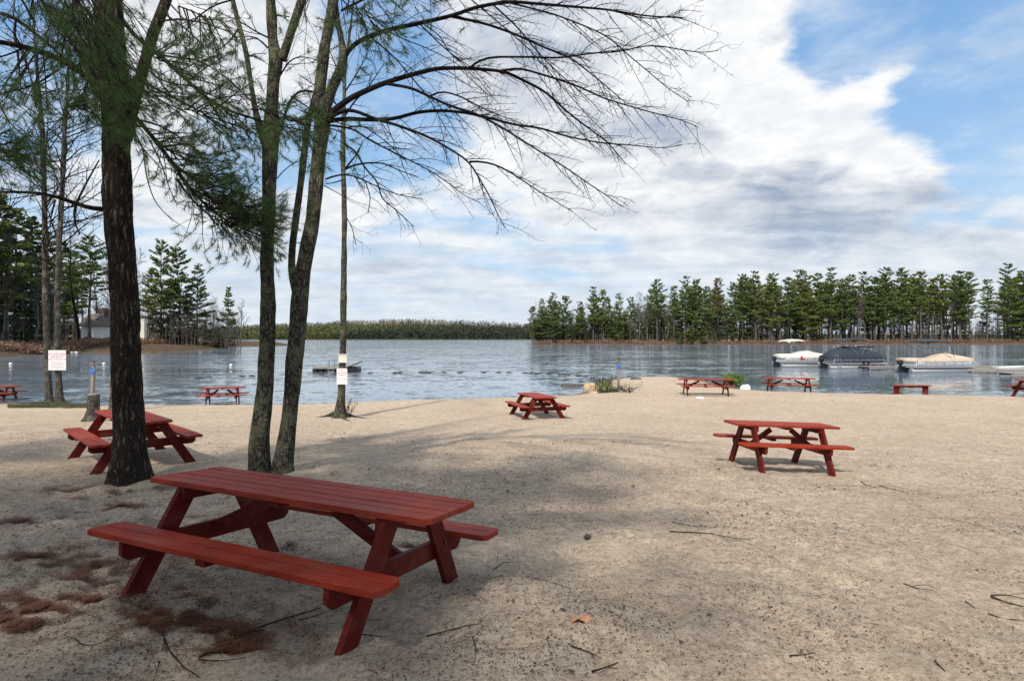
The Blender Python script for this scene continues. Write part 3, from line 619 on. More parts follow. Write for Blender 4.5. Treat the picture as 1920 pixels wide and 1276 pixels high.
lw = [(-1, 'beyond the left frame edge on the left shore'), (50, 'on the left shore above the nearest white mooring ball'), (110, 'on the left shore behind the white warning sign'), (150, 'on the left shore left of the white house'), (215, 'by the white house on the left shore'), (270, 'behind the white house roof'), (345, 'on the headland right of the big trunk'), (395, 'on the right part of the headland'), (470, 'at the right tip of the headland')]
for px, ty, y, kd, sx in lefts:
    x = (px - 960) / F * y; z = left_z(x, y); H = (633 - ty) / F * y + CAMH - z; wl = next(t for lim, t in lw if px <= lim); kk = (kd, wl); seen[kk] = seen.get(kk, 0) + 1
    lab = KW[kd] + ' ' + wl
    if seen[kk] > 1: lab = KW[kd] + ', ' + ('a smaller one ' if H < 14 else 'another behind ') + wl
    place(kd, x, y, z, H, lab, 'tree', 'trees on the left shore', sx=sx)
def bp2(i):
    px = rng.uniform(-60, 430); k = np.interp(px, [-60, 60, 430], [669, 665, 650]); p = onz(px, k - .5, ZW); y = p.y + rng.uniform(-1, 9); x = (px - 960) / F * y; return x, y, max(ZW, left_z(x, y)) + .1
brush('shore_brush', 'low brown brush and fallen leaves along the left shore', bp2, 3600, 1.15, .24, 'brownbrush', rng)
# pines standing behind the viewer; their crowns shade the near sand
for i, (x, y, H, kd) in enumerate([(-11, -3.5, 18, 'veil'), (-7.6, -1.5, 15.5, 'veil'), (-4.4, -1.2, 15.5, 'veil'), (-14, .5, 16, 'veil'), (-8, -7, 20, 'veil')]):
    place(kd, x, y, gz(x, y), H, 'pine standing behind the viewer whose crown shades the near sand', 'tree', 'pines behind the viewer', sx=1.4)
# tangle of leafless saplings filling the gaps between the trunks
def thicket(name, label, pts_fn, n, rng, mat='farbark'):
    tb = TB()
    for i in range(n):
        x, y, z, H = pts_fn(i); p0 = np.array([x, y, z - .2]); L = np.array([rng.normal(0, .08) * H, rng.normal(0, .05) * H, H]); tb.tube([p0, p0 + L * .5 + rng.normal(0, .1, 3), p0 + L], [.05 + .004 * H, .04, .015], 3)
        for k in range(rng.integers(9, 15)):
            t = rng.uniform(.25, 1); q = p0 + L * t; l = H * .22 * rng.uniform(.5, 1.3) * (1.2 - t * .6); a = rng.uniform(0, 6.3); d = np.array([math.cos(a) * l * .7, math.sin(a) * l * .7, l * .75]); m1 = q + d * .5 + np.array([0, 0, -.1 * l]); tb.tube([q, m1, q + d], [.028, .02, .012], 3)
            for kk in range(3): e = rng.normal(0, .3, 3) * l + np.array([0, 0, .25 * l]); b0 = m1 if kk else q + d * .8; tb.tube([b0, b0 + e], [.016, .010], 3)
    return tag(tb.build(name, MAT[mat]), label, 'thicket', kind='stuff')
def tp1(i):
    px = 1000 + (1990 - 1000) * rng.random() ** 1.1; y = rng.uniform(291, 335); x = (px - 960) / F * y
    if poly_sd(isl, np.array([x]), np.array([y]))[0] < 2: y = 296; x = (px - 960) / F * y
    return x, y, isl_z(x, y), rng.uniform(5, 19) * (1 if px < 1750 else .7)
thicket('sapling_thicket', 'grey-brown tangle of leafless saplings between the trunks of the wooded point', tp1, 1150, rng)
def tp2(i):
    px = rng.uniform(-60, 450); y = rng.uniform(150, 215) if px > 120 else rng.uniform(112, 180); x = (px - 960) / F * y
    if poly_sd(left_poly, np.array([x]), np.array([y]))[0] < 2: y += 12; x = (px - 960) / F * y
    return x, y, left_z(x, y), rng.uniform(5, 13 if px > 110 else 15)
thicket('sapling_thicket', 'brown tangle of leafless saplings in the woods of the left shore', tp2, 420, rng)
# ================================================================== PICNIC TABLES
def picnic(name_lab, cx, cy, z, rot, tx=0, ty=0, dims=None, group='red picnic tables on the beach', mid=True):
    L, W, LB, zb, sb, fx, fy = dims; T = .75; th = .040
    root = thing('picnic_table', name_lab, 'picnic table', (cx, cy, z), rot, group)
    root.rotation_euler = (math.atan(ty), -math.atan(tx), rot); rn = random.Random(int(cx * 100 + 7))
    def planks(y0, y1, n, LL, ztop, cut):
        mb = MB(); pw = (y1 - y0) / n
        for i in range(n):
            a = y0 + i * pw + .006; b = y0 + (i + 1) * pw - .006; dz = rn.uniform(-.0025, .0025); e0 = -LL / 2 + rn.uniform(-.006, .006); e1 = LL / 2 + rn.uniform(-.006, .006); c = .004
            lo = cut if i == 0 else 0; hi = cut if i == n - 1 else 0
            def ring(s, zq):
                return [(e0 + lo * .7 + s, a + s), (e1 - lo * .7 - s, a + s), (e1 - s, a + lo + s), (e1 - s, b - hi - s), (e1 - hi * .7 - s, b - s), (e0 + hi * .7 + s, b - s), (e0 + s, b - hi - s), (e0 + s, a + lo + s)]
            rr = [(c, ztop - th), (0, ztop - th + c), (0, ztop - c), (c, ztop)]; V = []
            for s, zq in rr: V += [(x, y, zq + dz) for x, y in ring(s, zq)]
            Fq = [tuple(range(8))[::-1], tuple(range(24, 32))]
            for k in range(3): Fq += [(k * 8 + j, k * 8 + (j + 1) % 8, (k + 1) * 8 + (j + 1) % 8, (k + 1) * 8 + j) for j in range(8)]
            mb.add(V, Fq)
        return mb
    planks(-W / 2, W / 2, 5, L, T, .045).build('tabletop', MAT['redtop'], root)
    for s in (-1, 1):
        y0, y1 = (sb - .28, sb) if s > 0 else (-sb, -sb + .28)
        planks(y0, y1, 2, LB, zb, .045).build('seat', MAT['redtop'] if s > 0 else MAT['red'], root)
    zc = zb - th - .07
    for sx in (-1, 1):
        X0 = sx * fx
        for sy in (-1, 1):
            b = MB(); foot = Vector((X0, sy * fy, -.06)); top = Vector((X0, sy * (W / 2 - .11), T - th - .002)); d = (top - foot); wv_ = .165
            u = Vector((0, 1, 0)); hw = wv_ / 2; t2 = .021
            q = [(X0 - t2, foot.y - hw, foot.z), (X0 - t2, foot.y + hw, foot.z), (X0 - t2, top.y + hw, top.z), (X0 - t2, top.y - hw, top.z)]
            q2 = [(X0 + t2, y, zz2) for _, y, zz2 in q]; b.add(q + q2, [(0, 1, 2, 3), (7, 6, 5, 4), (0, 4, 5, 1), (1, 5, 6, 2), (2, 6, 7, 3), (3, 7, 4, 0)]); b.build('leg', MAT['redshade'], root)
        b = MB(); e = sb - .03; xo = X0 - sx * .043; hh = .066
        poly = [(-e, hh), (-e, -hh * .4), (-e + .05, -hh), (e - .05, -hh), (e, -hh * .4), (e, hh)]
        V = [(xo - .019, y, zc + zq) for y, zq in poly] + [(xo + .019, y, zc + zq) for y, zq in poly]
        b.add(V, [tuple(range(6))[::-1], tuple(range(6, 12))] + [(i, (i + 1) % 6, 6 + (i + 1) % 6, 6 + i) for i in range(6)]); b.build('crossbeam', MAT['redshade'], root)
        b = MB(); b.box((xo, 0, T - th - .046), (.038, W - .04, .088), None, .004); b.build('top_cleat', MAT['redshade'], root)
        b = MB(); b.beam((xo - sx * .02, 0, zc + .02), (sx * fx * .30, 0, T - th - .07), .088, .038, (0, 0, 1), .003); b.build('brace', MAT['redshade'], root)
    b = MB(); b.box((0, 0, T - th - .022), (.09, W - .06, .038), None, .004); b.build('middle_cleat', MAT['redshade'], root)
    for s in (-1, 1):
        b = MB(); b.box((.10 * s, s * (sb - .14), zb - th - .021), (.09, .26, .038), None, .004); b.build('seat_cleat', MAT['redshade'], root)
    return root
DA = (2.5, .66, 2.46, .46, .785, .92, .66); DB = (1.9, .64, 1.98, .45, .68, .62, .62)
tab1 = picnic('large weathered red picnic table in the shaded foreground nearest the viewer', -1.54, 4.43, -.005, -.422, -.01, -.065, DA)
for sx in (-1, 1):
    for sy in (-1, 1):
        for dy, dz in ((0, 0), (.03, .05)):
            b = MB(); yy = sy * (.40 + dy * sy * sy); b.tube([(sx * .92 + .020, yy, .345 + dz), (sx * .92 + .031, yy, .345 + dz)], .011, 8); b.build('bolt', MAT['black'], tab1)
picnic('red picnic table alone on the open sand at the right, long side toward the viewer', 4.83, 11.07, -.457, .076, -.045, -.015, DB)
picnic('red picnic table half hidden behind the thick pine trunk', -6.62, 10.65, -.244, 2.341, 0, .0, (2.5, .66, 2.46, .46, .80, .92, .70))
picnic('red picnic table end-on in the middle of the beach, left of the rocks', .82, 20.73, -.836, 1.814, -.02, -.0, (2.4, .72, 2.4, .46, .82, .86, .70))
picnic('small red picnic table at the left waterline between pine and maple trunks', -13.16, 27.9, -1.16, .30, 0, 0, (1.9, .64, 2.1, .45, .66, .62, .56))
picnic('red picnic table in front of the green bush and white rock on the spit', 9.15, 29.0, -.845, -.123, 0, 0, DA)
picnic('red picnic table at the right waterline below the navy boat', 14.21, 31.5, -.975, -.21, 0, 0, DA)
lp = G(-8, 753); picnic('red picnic table cut off by the left edge of the photo', lp.x - .75, lp.y + .5, lp.z, .25, 0, 0, (2.4, .70, 2.6, .46, .78, .86, .66))
rp = G(1935, 745); picnic('red picnic table cut off by the right edge of the photo', rp.x + .75, rp.y + .3, rp.z + .02, .15, 0, 0, (2.3, .70, 2.5, .46, .78, .86, .66))
# low plank bench at the waterline
bp_ = G(1708, 739); t = thing('bench', 'plain red plank bench standing at the right waterline', 'bench', bp_, -.05)
b = MB(); b.box((0, 0, .52), (2.0, .30, .045), None, .005); b.build('seat', MAT['redtop'], t)
for s in (-1, 1):
    b = MB(); b.box((s * .74, 0, .225), (.30, .045, .545), None, .004); b.build('leg', MAT['redshade'], t)
b = MB(); b.box((0, .0, .46), (1.18, .045, .07), None, .003); b.build('stretcher', MAT['redshade'], t)
# extra boards of the spit table: a post board seen through it
# ================================================================== NEAR TREES
def bark_trunk(px_pts, base, step=.03, k=56, amp=.018, kind='pine', seed=0, rscale=1.0, flare=.0):
    """px_pts: (px, py, halfwidth_px, depth) bottom->top"""
    pr = []
    for a, b_, hw, Y in px_pts:
        q = P(a, b_, Y); pr.append((q.x, q.y, q.z, hw / F * Y * rscale * (.80 if kind == 'pine' else .85)))
    q = resample(pr, step, 2); n = len(q); V, Fq = tube_arr(q[:, :3], q[:, 3], k); V = V.reshape(n, k, 3); c = q[:, None, :3]; d = V - c; rr = np.linalg.norm(d, axis=2, keepdims=True); d = d / rr
    th = np.arange(k) / k; hgt = np.r_[0, np.cumsum(np.linalg.norm(np.diff(q[:, :3], axis=0), axis=1))]
    T_, H_ = np.meshgrid(th, hgt); circ = 2 * np.pi * q[:, 3].mean()
    def wrapn(fx, fy, sd):   # seamless around
        return vnoise(T_ * fx, H_ * fy, sd) * (1 - T_) + vnoise((T_ + 1) * fx - fx, H_ * fy, sd + 1) * T_ if False else vnoise(np.cos(T_ * 6.283) * fx / 6.283 + 50, np.sin(T_ * 6.283) * fx / 6.283 + 50 + H_ * fy * .0 , sd + (H_ * 0).astype(int)) 
    a_ = np.cos(T_ * 6.2832) * q[:, 3][:, None]; b2 = np.sin(T_ * 6.2832) * q[:, 3][:, None]
    f1 = 17 if kind == 'pine' else 12
    rid = vnoise(a_ * f1 + 9 + H_ * 1.1, b2 * f1 - H_ * .9 + vnoise(H_ * 3, T_ * 4, seed) * 1.2, seed + 3) + .6 * vnoise(a_ * f1 * 2.2 + H_ * 3, b2 * f1 * 2.2, seed + 5) 
    brk = vnoise(T_ * 9, H_ * 7, seed + 8)
    disp = amp * (np.clip(rid * 2.2, -.8, .8) + .5 * brk) + amp * 1.3 * vnoise(a_ * 2 + 5, b2 * 2 + H_ * 1.5, seed + 12)
    if flare:
        lobes = np.clip(np.cos(T_ * 6.283 * 4 + seed) * .5 + .5, 0, 1); disp += flare * np.exp(-hgt / .22)[:, None] * (.35 + lobes)
    V = V + d * disp[..., None] * np.minimum(1, rr / .09); return V.reshape(-1, 3) - np.array(tuple(base)), Fq, q
def limb_px(pts, rb, re, jit=0):   # (px,py,depth) list, radii in px at 1920 width
    q = [P(a, b_, Y) for a, b_, Y in pts]; p = resample([tuple(v) for v in q], .12, 1); Ym = np.mean([c[2] for c in pts]); r = np.linspace(rb / F * Ym, re / F * Ym, len(p)); return p, r

# ---------------- the big pine
bp_ = G(245, 897); YP = bp_.y
pine = thing('pine_tree', 'thick dark pine trunk with furrowed bark and hanging needle boughs at the left', 'tree', bp_)
D = YP
pts = [(246, 925, 46, D), (246, 899, 41, D), (244, 880, 37.5, D), (243, 840, 34, D), (242, 800, 31.5, D), (240, 740, 30.5, D), (237, 660, 29.5, D), (233, 560, 28.5, D), (227, 470, 27.5, D), (221, 420, 29.5, D), (220, 380, 28.5, D), (219, 334, 27.5, D), (218, 234, 27, D), (214, 160, 26, D), (208, 90, 27.5, D), (203, 0, 29, D), (200, -60, 27, D), (196, -300, 22, D), (190, -700, 15, D), (186, -1100, 6, D)]
V, Fq, q = bark_trunk(pts, bp_, .028, 72, .019, 'pine', 3, 1.0, .11); link('trunk', arr_mesh('trunk', V, Fq), MAT['pinebark'], pine, True)
V, Fq, q = bark_trunk([(236, 262, 12, D + .05), (244, 225, 13, D + .1), (253, 190, 11.5, D + .15), (262, 150, 12, D + .2), (271, 117, 12.5, D + .25), (288, 60, 11.5, D + .3), (310, 8, 11, D + .4), (335, -70, 10, D + .5), (370, -200, 7, D + .8), (400, -330, 4, D + 1)], bp_, .035, 28, .007, 'pine', 8)
link('limb', arr_mesh('limb', V, Fq), MAT['pinebark'], pine, True)
rng = np.random.default_rng(40)
cfgN = dict(k=[5, 3, 3], n=[3.4, 5.0], t0=[.25, .2], len=[.85, .34], ang=[38, 40], trop=[(0, 0, -.25), (0, 0, .15)], wob=[.10, .14], seg=[5, 3], rmax=[.010, .005], rmin=.0026, taper=.35)
tb = TB(); tips = []; tips2 = []
def bough(pts, rb, re, foliage=1.0, cfg=cfgN, dst=None, n1=None, **kw):
    p, r = limb_px(pts, rb, re); c = dict(cfg); c.update(kw); t_ = []; 
    if n1: c['n'] = [n1, c['n'][1]]
    growtree(tb, rng, p, r, 0, 0, c, t_)
    k = int(len(t_) * foliage); idx = rng.permutation(len(t_))[:k]; (tips if dst is None else dst).extend([t_[i] for i in idx])
    if foliage > 0: (tips if dst is None else dst).append((p[-1], p[-1] - p[-2]))
dn = D - .1
# left side
bough([(196, 178, D), (165, 145, D - .2), (130, 118, D - .4), (95, 104, D - .6), (60, 92, D - .8), (30, 84, D - 1), (-20, 76, D - 1.3)], 7.5, 4, .25)
bough([(-10, 22, D - 1), (30, 32, D - 1), (58, 58, D - .9), (85, 78, D - .8), (112, 100, D - .7), (150, 140, D - .5)], 4, 1.6, .15)
bough([(60, 36, D - 1), (45, 0, D - 1), (20, -30, D - 1.1)], 2.5, 1.5, .3)
bough([(30, 84, D - 1), (22, 60, D - 1), (30, 35, D - 1)], 3, 2, 0)
bough([(40, 92, D - .9), (10, 105, D - 1.1), (-20, 112, D - 1.3)], 2, 1.2, .5)
bough([(110, 130, D - .4), (75, 155, D - .6), (45, 168, D - .7), (12, 172, D - .8), (-20, 185, D - 1)], 2.2, 1.0, .35)
bough([(191, 392, D), (172, 392, D - .1), (150, 384, D - .3), (122, 375, D - .5), (90, 364, D - .7), (50, 360, D - .9), (0, 360, D - 1.1)], 5, 2, 0, n1=2.2, trop=[(0, 0, .1), (0, 0, .1)])
bough([(143, 382, D - .3), (136, 395, D - .3), (138, 420, D - .3), (150, 440, D - .2)], 3, 1.2, 0, n1=1)
bough([(104, 374, D - .6), (98, 395, D - .6), (93, 425, D - .6)], 2, .8, 0, n1=1)
bough([(143, 382, D - .3), (158, 350, D - .2), (172, 325, D - .2), (186, 300, D)], 2.2, 1.2, 0, n1=1)
for i in range(15):      # drooping boughs across the top left
    x0 = rng.uniform(20, 190); y0 = rng.uniform(-150, -10); dd = D - rng.uniform(.2, 3.0)
    bough([(x0 + 70, y0 - 90, dd), (x0, y0, dd), (x0 + rng.uniform(10, 45), y0 + 85, dd - .1), (x0 + rng.uniform(55, 100), y0 + 165, dd - .2), (x0 + rng.uniform(95, 140), y0 + 225, dd - .2)], 1.8, .8, .8, trop=[(.25, 0, -.45), (.2, 0, -.3)], ang=[24, 34], n1=4)
for x0, y0, dd in ((170, -60, D - .7), (130, -90, D - .4), (210, -80, D - 1.2), (90, -60, D - 1.5), (150, 10, D - .6), (185, 30, D - .7), (60, -80, D - .6)):
    bough([(x0 + 20, y0 - 60, dd), (x0 - 10, y0, dd), (x0 - 30, y0 + 55, dd), (x0 - 35, y0 + 110, dd)], 2.5, 1, 1, n1=5)
bough([(200, 240, D - .3), (170, 205, D - .8), (150, 190, D - 1), (135, 200, D - 1.1)], 2, .8, 1, n1=6)
bough([(-60, 225, D - .6), (-30, 250, D - .6), (0, 280, D - .6), (25, 295, D - .6)], 3, 1, 1, n1=9); bough([(-60, 270, D - .6), (-20, 290, D - .6), (20, 305, D - .6), (38, 300, D - .6)], 3, 1, 1, n1=9)
bough([(-40, 120, D), (-10, 180, D), (20, 235, D), (55, 262, D)], 2, 1, .3)
# right side
bough([(225, 30, D), (245, 60, D + .1), (268, 80, D + .2), (300, 104, D + .2), (350, 150, D + .2), (398, 192, D + .2), (430, 208, D + .1), (467, 220, D), (510, 233, D - .1), (560, 243, D - .2), (610, 250, D - .3)], 4.5, 1.2, .55, n1=4.2)
bough([(262, 150, D), (290, 165, D), (330, 185, D), (370, 205, D - .1), (410, 232, D - .2), (440, 246, D - .2)], 2.5, 1, .7, n1=5)
bough([(295, 102, D), (330, 108, D - .2), (372, 112, D - .4), (410, 135, D - .6), (430, 150, D - .6)], 2.2, 1, .7, n1=5)
bough([(300, 40, D + .3), (340, 35, D), (390, 45, D - .3), (430, 60, D - .5)], 2, 1, .5, n1=4)
bough([(300, 20, D + .3), (350, 55, D), (380, 85, D - .3), (400, 120, D - .5)], 2, 1, .6, n1=4)
bough([(270, 125, D), (300, 150, D - .3), (330, 158, D - .5), (380, 165, D - .8)], 2, 1, .7, n1=5)
bough([(240, 205, D), (262, 228, D), (290, 262, D - .1), (320, 300, D - .2), (350, 345, D - .3), (385, 385, D - .4), (425, 415, D - .5), (470, 436, D - .6), (515, 448, D - .7)], 4.5, 1.4, 1, n1=4.5)
bough([(262, 225, D), (300, 235, D - .2), (345, 262, D - .4), (375, 290, D - .5), (400, 293, D - .5), (450, 278, D - .6)], 2.2, .8, .8, n1=2.2)
bough([(290, 260, D), (320, 285, D - .2), (355, 300, D - .3), (385, 320, D - .4), (400, 330, D - .4)], 2.4, 1, 1, n1=7)
bough([(315, 300, D), (345, 325, D - .3), (380, 345, D - .4), (420, 350, D - .5), (455, 365, D - .5)], 2.4, 1, 1, n1=8)
bough([(345, 345, D - .3), (380, 365, D - .5), (415, 380, D - .6), (450, 395, D - .7), (475, 410, D - .7)], 2.4, 1, 1, n1=9)
bough([(330, 335, D - .3), (360, 375, D - .3), (395, 405, D - .4), (420, 440, D - .4)], 2.2, 1, .9, n1=6)
bough([(245, 235, D), (268, 275, D), (274, 330, D - .1), (290, 380, D - .2), (325, 415, D - .3)], 1.6, .7, .0, n1=1.5)
bough([(280, 262, D), (305, 310, D), (316, 350, D), (330, 380, D)], 1.4, .7, .2, n1=3)
bough([(245, 235, D), (280, 240, D + .2), (310, 250, D + .2), (330, 300, D + .2)], 1.8, .8, .5, n1=4)
bough([(248, 245, D), (262, 275, D), (290, 300, D), (300, 315, D)], 1.5, .8, .6, n1=4)
# boughs from another part of the crown hanging in front of the twin trunks and at the top
for p_ in ([(430, 150, 6.5), (470, 190, 6.4), (505, 215, 6.3), (545, 222, 6.2), (570, 235, 6.2)], [(470, 205, 6.6), (520, 205, 6.5), (560, 232, 6.4), (610, 240, 6.3)], [(600, -40, 6.5), (635, -5, 6.4), (665, 20, 6.3), (690, 52, 6.2), (690, 80, 6.2)], [(640, -60, 6.5), (690, -20, 6.5), (735, 2, 6.5)],
           [(560, -50, 6.5), (600, -20, 6.5), (560, 15, 6.5), (575, 40, 6.5)], [(720, -60, 6.7), (770, -30, 6.7), (840, 2, 6.7)]):
    bough(p_, 1.8, .8, 1, n1=7)
for p_ in ([(480, 430, 7.6), (500, 435, 7.5), (520, 447, 7.5)], [(545, 180, 7), (575, 200, 7), (600, 215, 7), (640, 235, 7), (700, 240, 7)], [(500, -30, 7), (515, 0, 7), (512, 25, 7)]):
    bough(p_, 1.5, .8, 1, n1=6, len=[.4, .22])
def spray(path, n, lpx, ang0, ang1, d0, d1, rb=1.6, n1=7):
    pa = np.array(path, float)
    for i in range(n):
        t = rng.uniform(.05, 1) * (len(pa) - 1); j = min(int(t), len(pa) - 2); f = t - j; x, y = pa[j] * (1 - f) + pa[j + 1] * f; a = R(rng.uniform(ang0, ang1)); l = lpx * rng.uniform(.6, 1.3); dd = D + rng.uniform(d0, d1)
        bough([(x, y, dd), (x + l * .4 * math.cos(a), y + l * .4 * math.sin(a), dd + rng.uniform(-.15, .15)), (x + l * math.cos(a), y + l * math.sin(a) + l * .1, dd + rng.uniform(-.3, .3))], rb, .7, 1, n1=n1, len=[.5, .24])
spray([(268, 240), (300, 280), (335, 330), (375, 385), (420, 420), (470, 440)], 32, 75, -35, 50, -.9, .3, n1=10)
spray([(330, 300), (370, 350), (420, 400), (470, 425)], 24, 55, -40, 40, -.9, .1, n1=11)
spray([(260, 90), (310, 120), (360, 160), (420, 205)], 19, 85, -45, 50, -.8, .4)
spray([(260, 150), (300, 190), (380, 215), (440, 235)], 14, 70, -40, 60, -.8, .4)
spray([(60, -20), (120, 60), (190, 150)], 34, 110, 10, 70, -1.6, .2)
spray([(140, -20), (160, 40), (190, 110), (205, 200)], 9, 80, 20, 150, -1.2, -.4)
spray([(100, 110), (50, 95), (0, 90)], 12, 80, 60, 130, -.9, .2, n1=5)
spray([(150, 180), (135, 195), (120, 205)], 9, 40, -20, 60, -1.2, -.6, n1=9)
spray([(-30, 250), (0, 285), (20, 300)], 14, 55, -30, 50, -1, -.2, n1=9)
spray([(300, 0), (360, 20), (420, 40)], 14, 70, 10, 90, -.8, .4, n1=5)
spray([(480, 200), (520, 215), (560, 235)], 8, 45, 0, 70, -2.0, -1.4, n1=9)
spray([(650, -10), (680, 15), (700, 45)], 8, 40, 20, 100, -2.0, -1.4, n1=9)
tb.build('branches', MAT['pinebark'], pine, bp_)
def tufts(tips, rng, per=46, ln=.095, w_=.0021):
    pts = np.array([np.asarray(t[0]) for t in tips]); dr = np.array([np.asarray(t[1]) for t in tips]); dr /= np.linalg.norm(dr, axis=1)[:, None] + 1e-9
    pts = np.repeat(pts, per, 0); dr = np.repeat(dr, per, 0); n = len(pts); base = pts - dr * rng.uniform(0, .13, (n, 1)); d = dr * rng.uniform(.35, 1.1, (n, 1)) + rng.normal(0, .55, (n, 3)); d[:, 2] -= .06
    d /= np.linalg.norm(d, axis=1)[:, None]; L = ln * rng.uniform(.7, 1.2, (n, 1)); s = np.cross(d, rng.normal(size=(n, 3))); s /= np.linalg.norm(s, axis=1)[:, None]
    V = np.stack([base - s * w_, base + s * w_, base + d * L + s * w_ * .3], 1).reshape(-1, 3); return V, np.arange(n * 3).reshape(n, 3)
V, Fq = tufts(tips, rng); link('needles', arr_mesh('needles', V - np.array(tuple(bp_)), Fq), MAT['needle'], pine)
print('tips', len(tips))

# ---------------- the twin-stemmed maple
bm = G(508, 886); D2 = bm.y
maple = thing('maple_tree', 'leafless twin-stemmed maple with lichened trunks and long limbs arching right', 'tree', bm)
T1 = [(487, 915, 25, D2), (486, 888, 22, D2), (485.5, 860, 20.5, D2), (486, 830, 19.5, D2), (489, 794, 18.5, D2), (492, 769, 19, D2), (496, 731, 17.5, D2), (498, 700, 17, D2), (501, 640, 16, D2), (503, 560, 15.5, D2), (500, 480, 14.5, D2), (503, 413, 13.5, D2), (506, 333, 14.5, D2), (507, 283, 17.5, D2), (508, 255, 20, D2), (510, 225, 16, D2), (509, 208, 13, D2), (512, 150, 12.5, D2), (518, 118, 16, D2), (516, 100, 14, D2), (511, 75, 10.5, D2), (509, 33, 10.5, D2), (507, 0, 10, D2), (505, -80, 9.5, D2), (500, -220, 7, D2), (495, -380, 3, D2)]
V, Fq, q = bark_trunk(T1, bm, .028, 52, .011, 'maple', 11, 1.0, .07); link('trunk', arr_mesh('trunk', V, Fq), MAT['maplebark'], maple, True)
T2 = [(530, 918, 26, D2 + .1), (529, 888, 22.5, D2 + .1), (531, 862, 20, D2 + .1), (536, 830, 19, D2 + .1), (543, 778, 18, D2 + .1), (550, 700, 18, D2 + .1), (556, 630, 18, D2 + .1), (562, 560, 19, D2 + .1), (569, 500, 16.5, D2 + .1), (582, 440, 15, D2 + .1), (587, 413, 15, D2 + .1), (593, 350, 14.5, D2 + .1), (598, 283, 15.5, D2 + .1), (602, 250, 17, D2 + .1), (606, 222, 18, D2 + .1), (601, 195, 14, D2 + .1), (599, 167, 12.5, D2 + .1), (606, 117, 12, D2 + .1), (610, 83, 11.5, D2 + .1), (615, 50, 10.5, D2 + .1), (623, 17, 11.5, D2 + .1), (627, -20, 11, D2 + .1), (632, -120, 9, D2 + .1), (640, -300, 5, D2 + .1)]
V, Fq, q = bark_trunk(T2, bm, .028, 52, .011, 'maple', 17, 1.0, .07); link('trunk', arr_mesh('trunk', V, Fq), MAT['maplebark'], maple, True)
T3 = [(556, 560, 7, D2 + .25), (546, 510, 8, D2 + .35), (548, 460, 7.5, D2 + .4), (554, 413, 7.2, D2 + .45), (563, 350, 7, D2 + .5), (569, 300, 7.5, D2 + .5), (573, 260, 7.5, D2 + .5), (580, 220, 6.5, D2 + .45), (590, 180, 6, D2 + .4), (604, 130, 5.5, D2 + .4), (625, 40, 5, D2 + .5), (640, -60, 4, D2 + .6)]
V, Fq, q = bark_trunk(T3, bm, .03, 28, .006, 'maple', 19); link('trunk', arr_mesh('trunk', V, Fq), MAT['maplebark'], maple, True)
for pp, sd_ in (([(497, 268, 11, D2), (486, 235, 8, D2), (478, 205, 6.2, D2), (470, 155, 5.3, D2), (462, 100, 5.3, D2), (449, 50, 5.2, D2), (436, 0, 5.2, D2), (420, -70, 5, D2 - .1), (400, -200, 3, D2 - .2)], 23),
                ([(528, 112, 10, D2), (538, 84, 8.5, D2), (545, 60, 8.3, D2), (555, 33, 9, D2), (566, 0, 9, D2), (585, -60, 8, D2), (610, -180, 5, D2)], 24),
                ([(605, 215, 14, D2), (612, 195, 12, D2), (622, 165, 11, D2), (634, 142, 10.5, D2), (642, 120, 9.5, D2), (644, 98, 9, D2), (640, 75, 6, D2 + .1), (634, 45, 5.5, D2 + .15), (630, 10, 5, D2 + .2)], 25)):
    V, Fq, q = bark_trunk(pp, bm, .03, 30, .006, 'maple', sd_); link('limb', arr_mesh('limb', V, Fq), MAT['maplebark'], maple, True)
E2 = D2
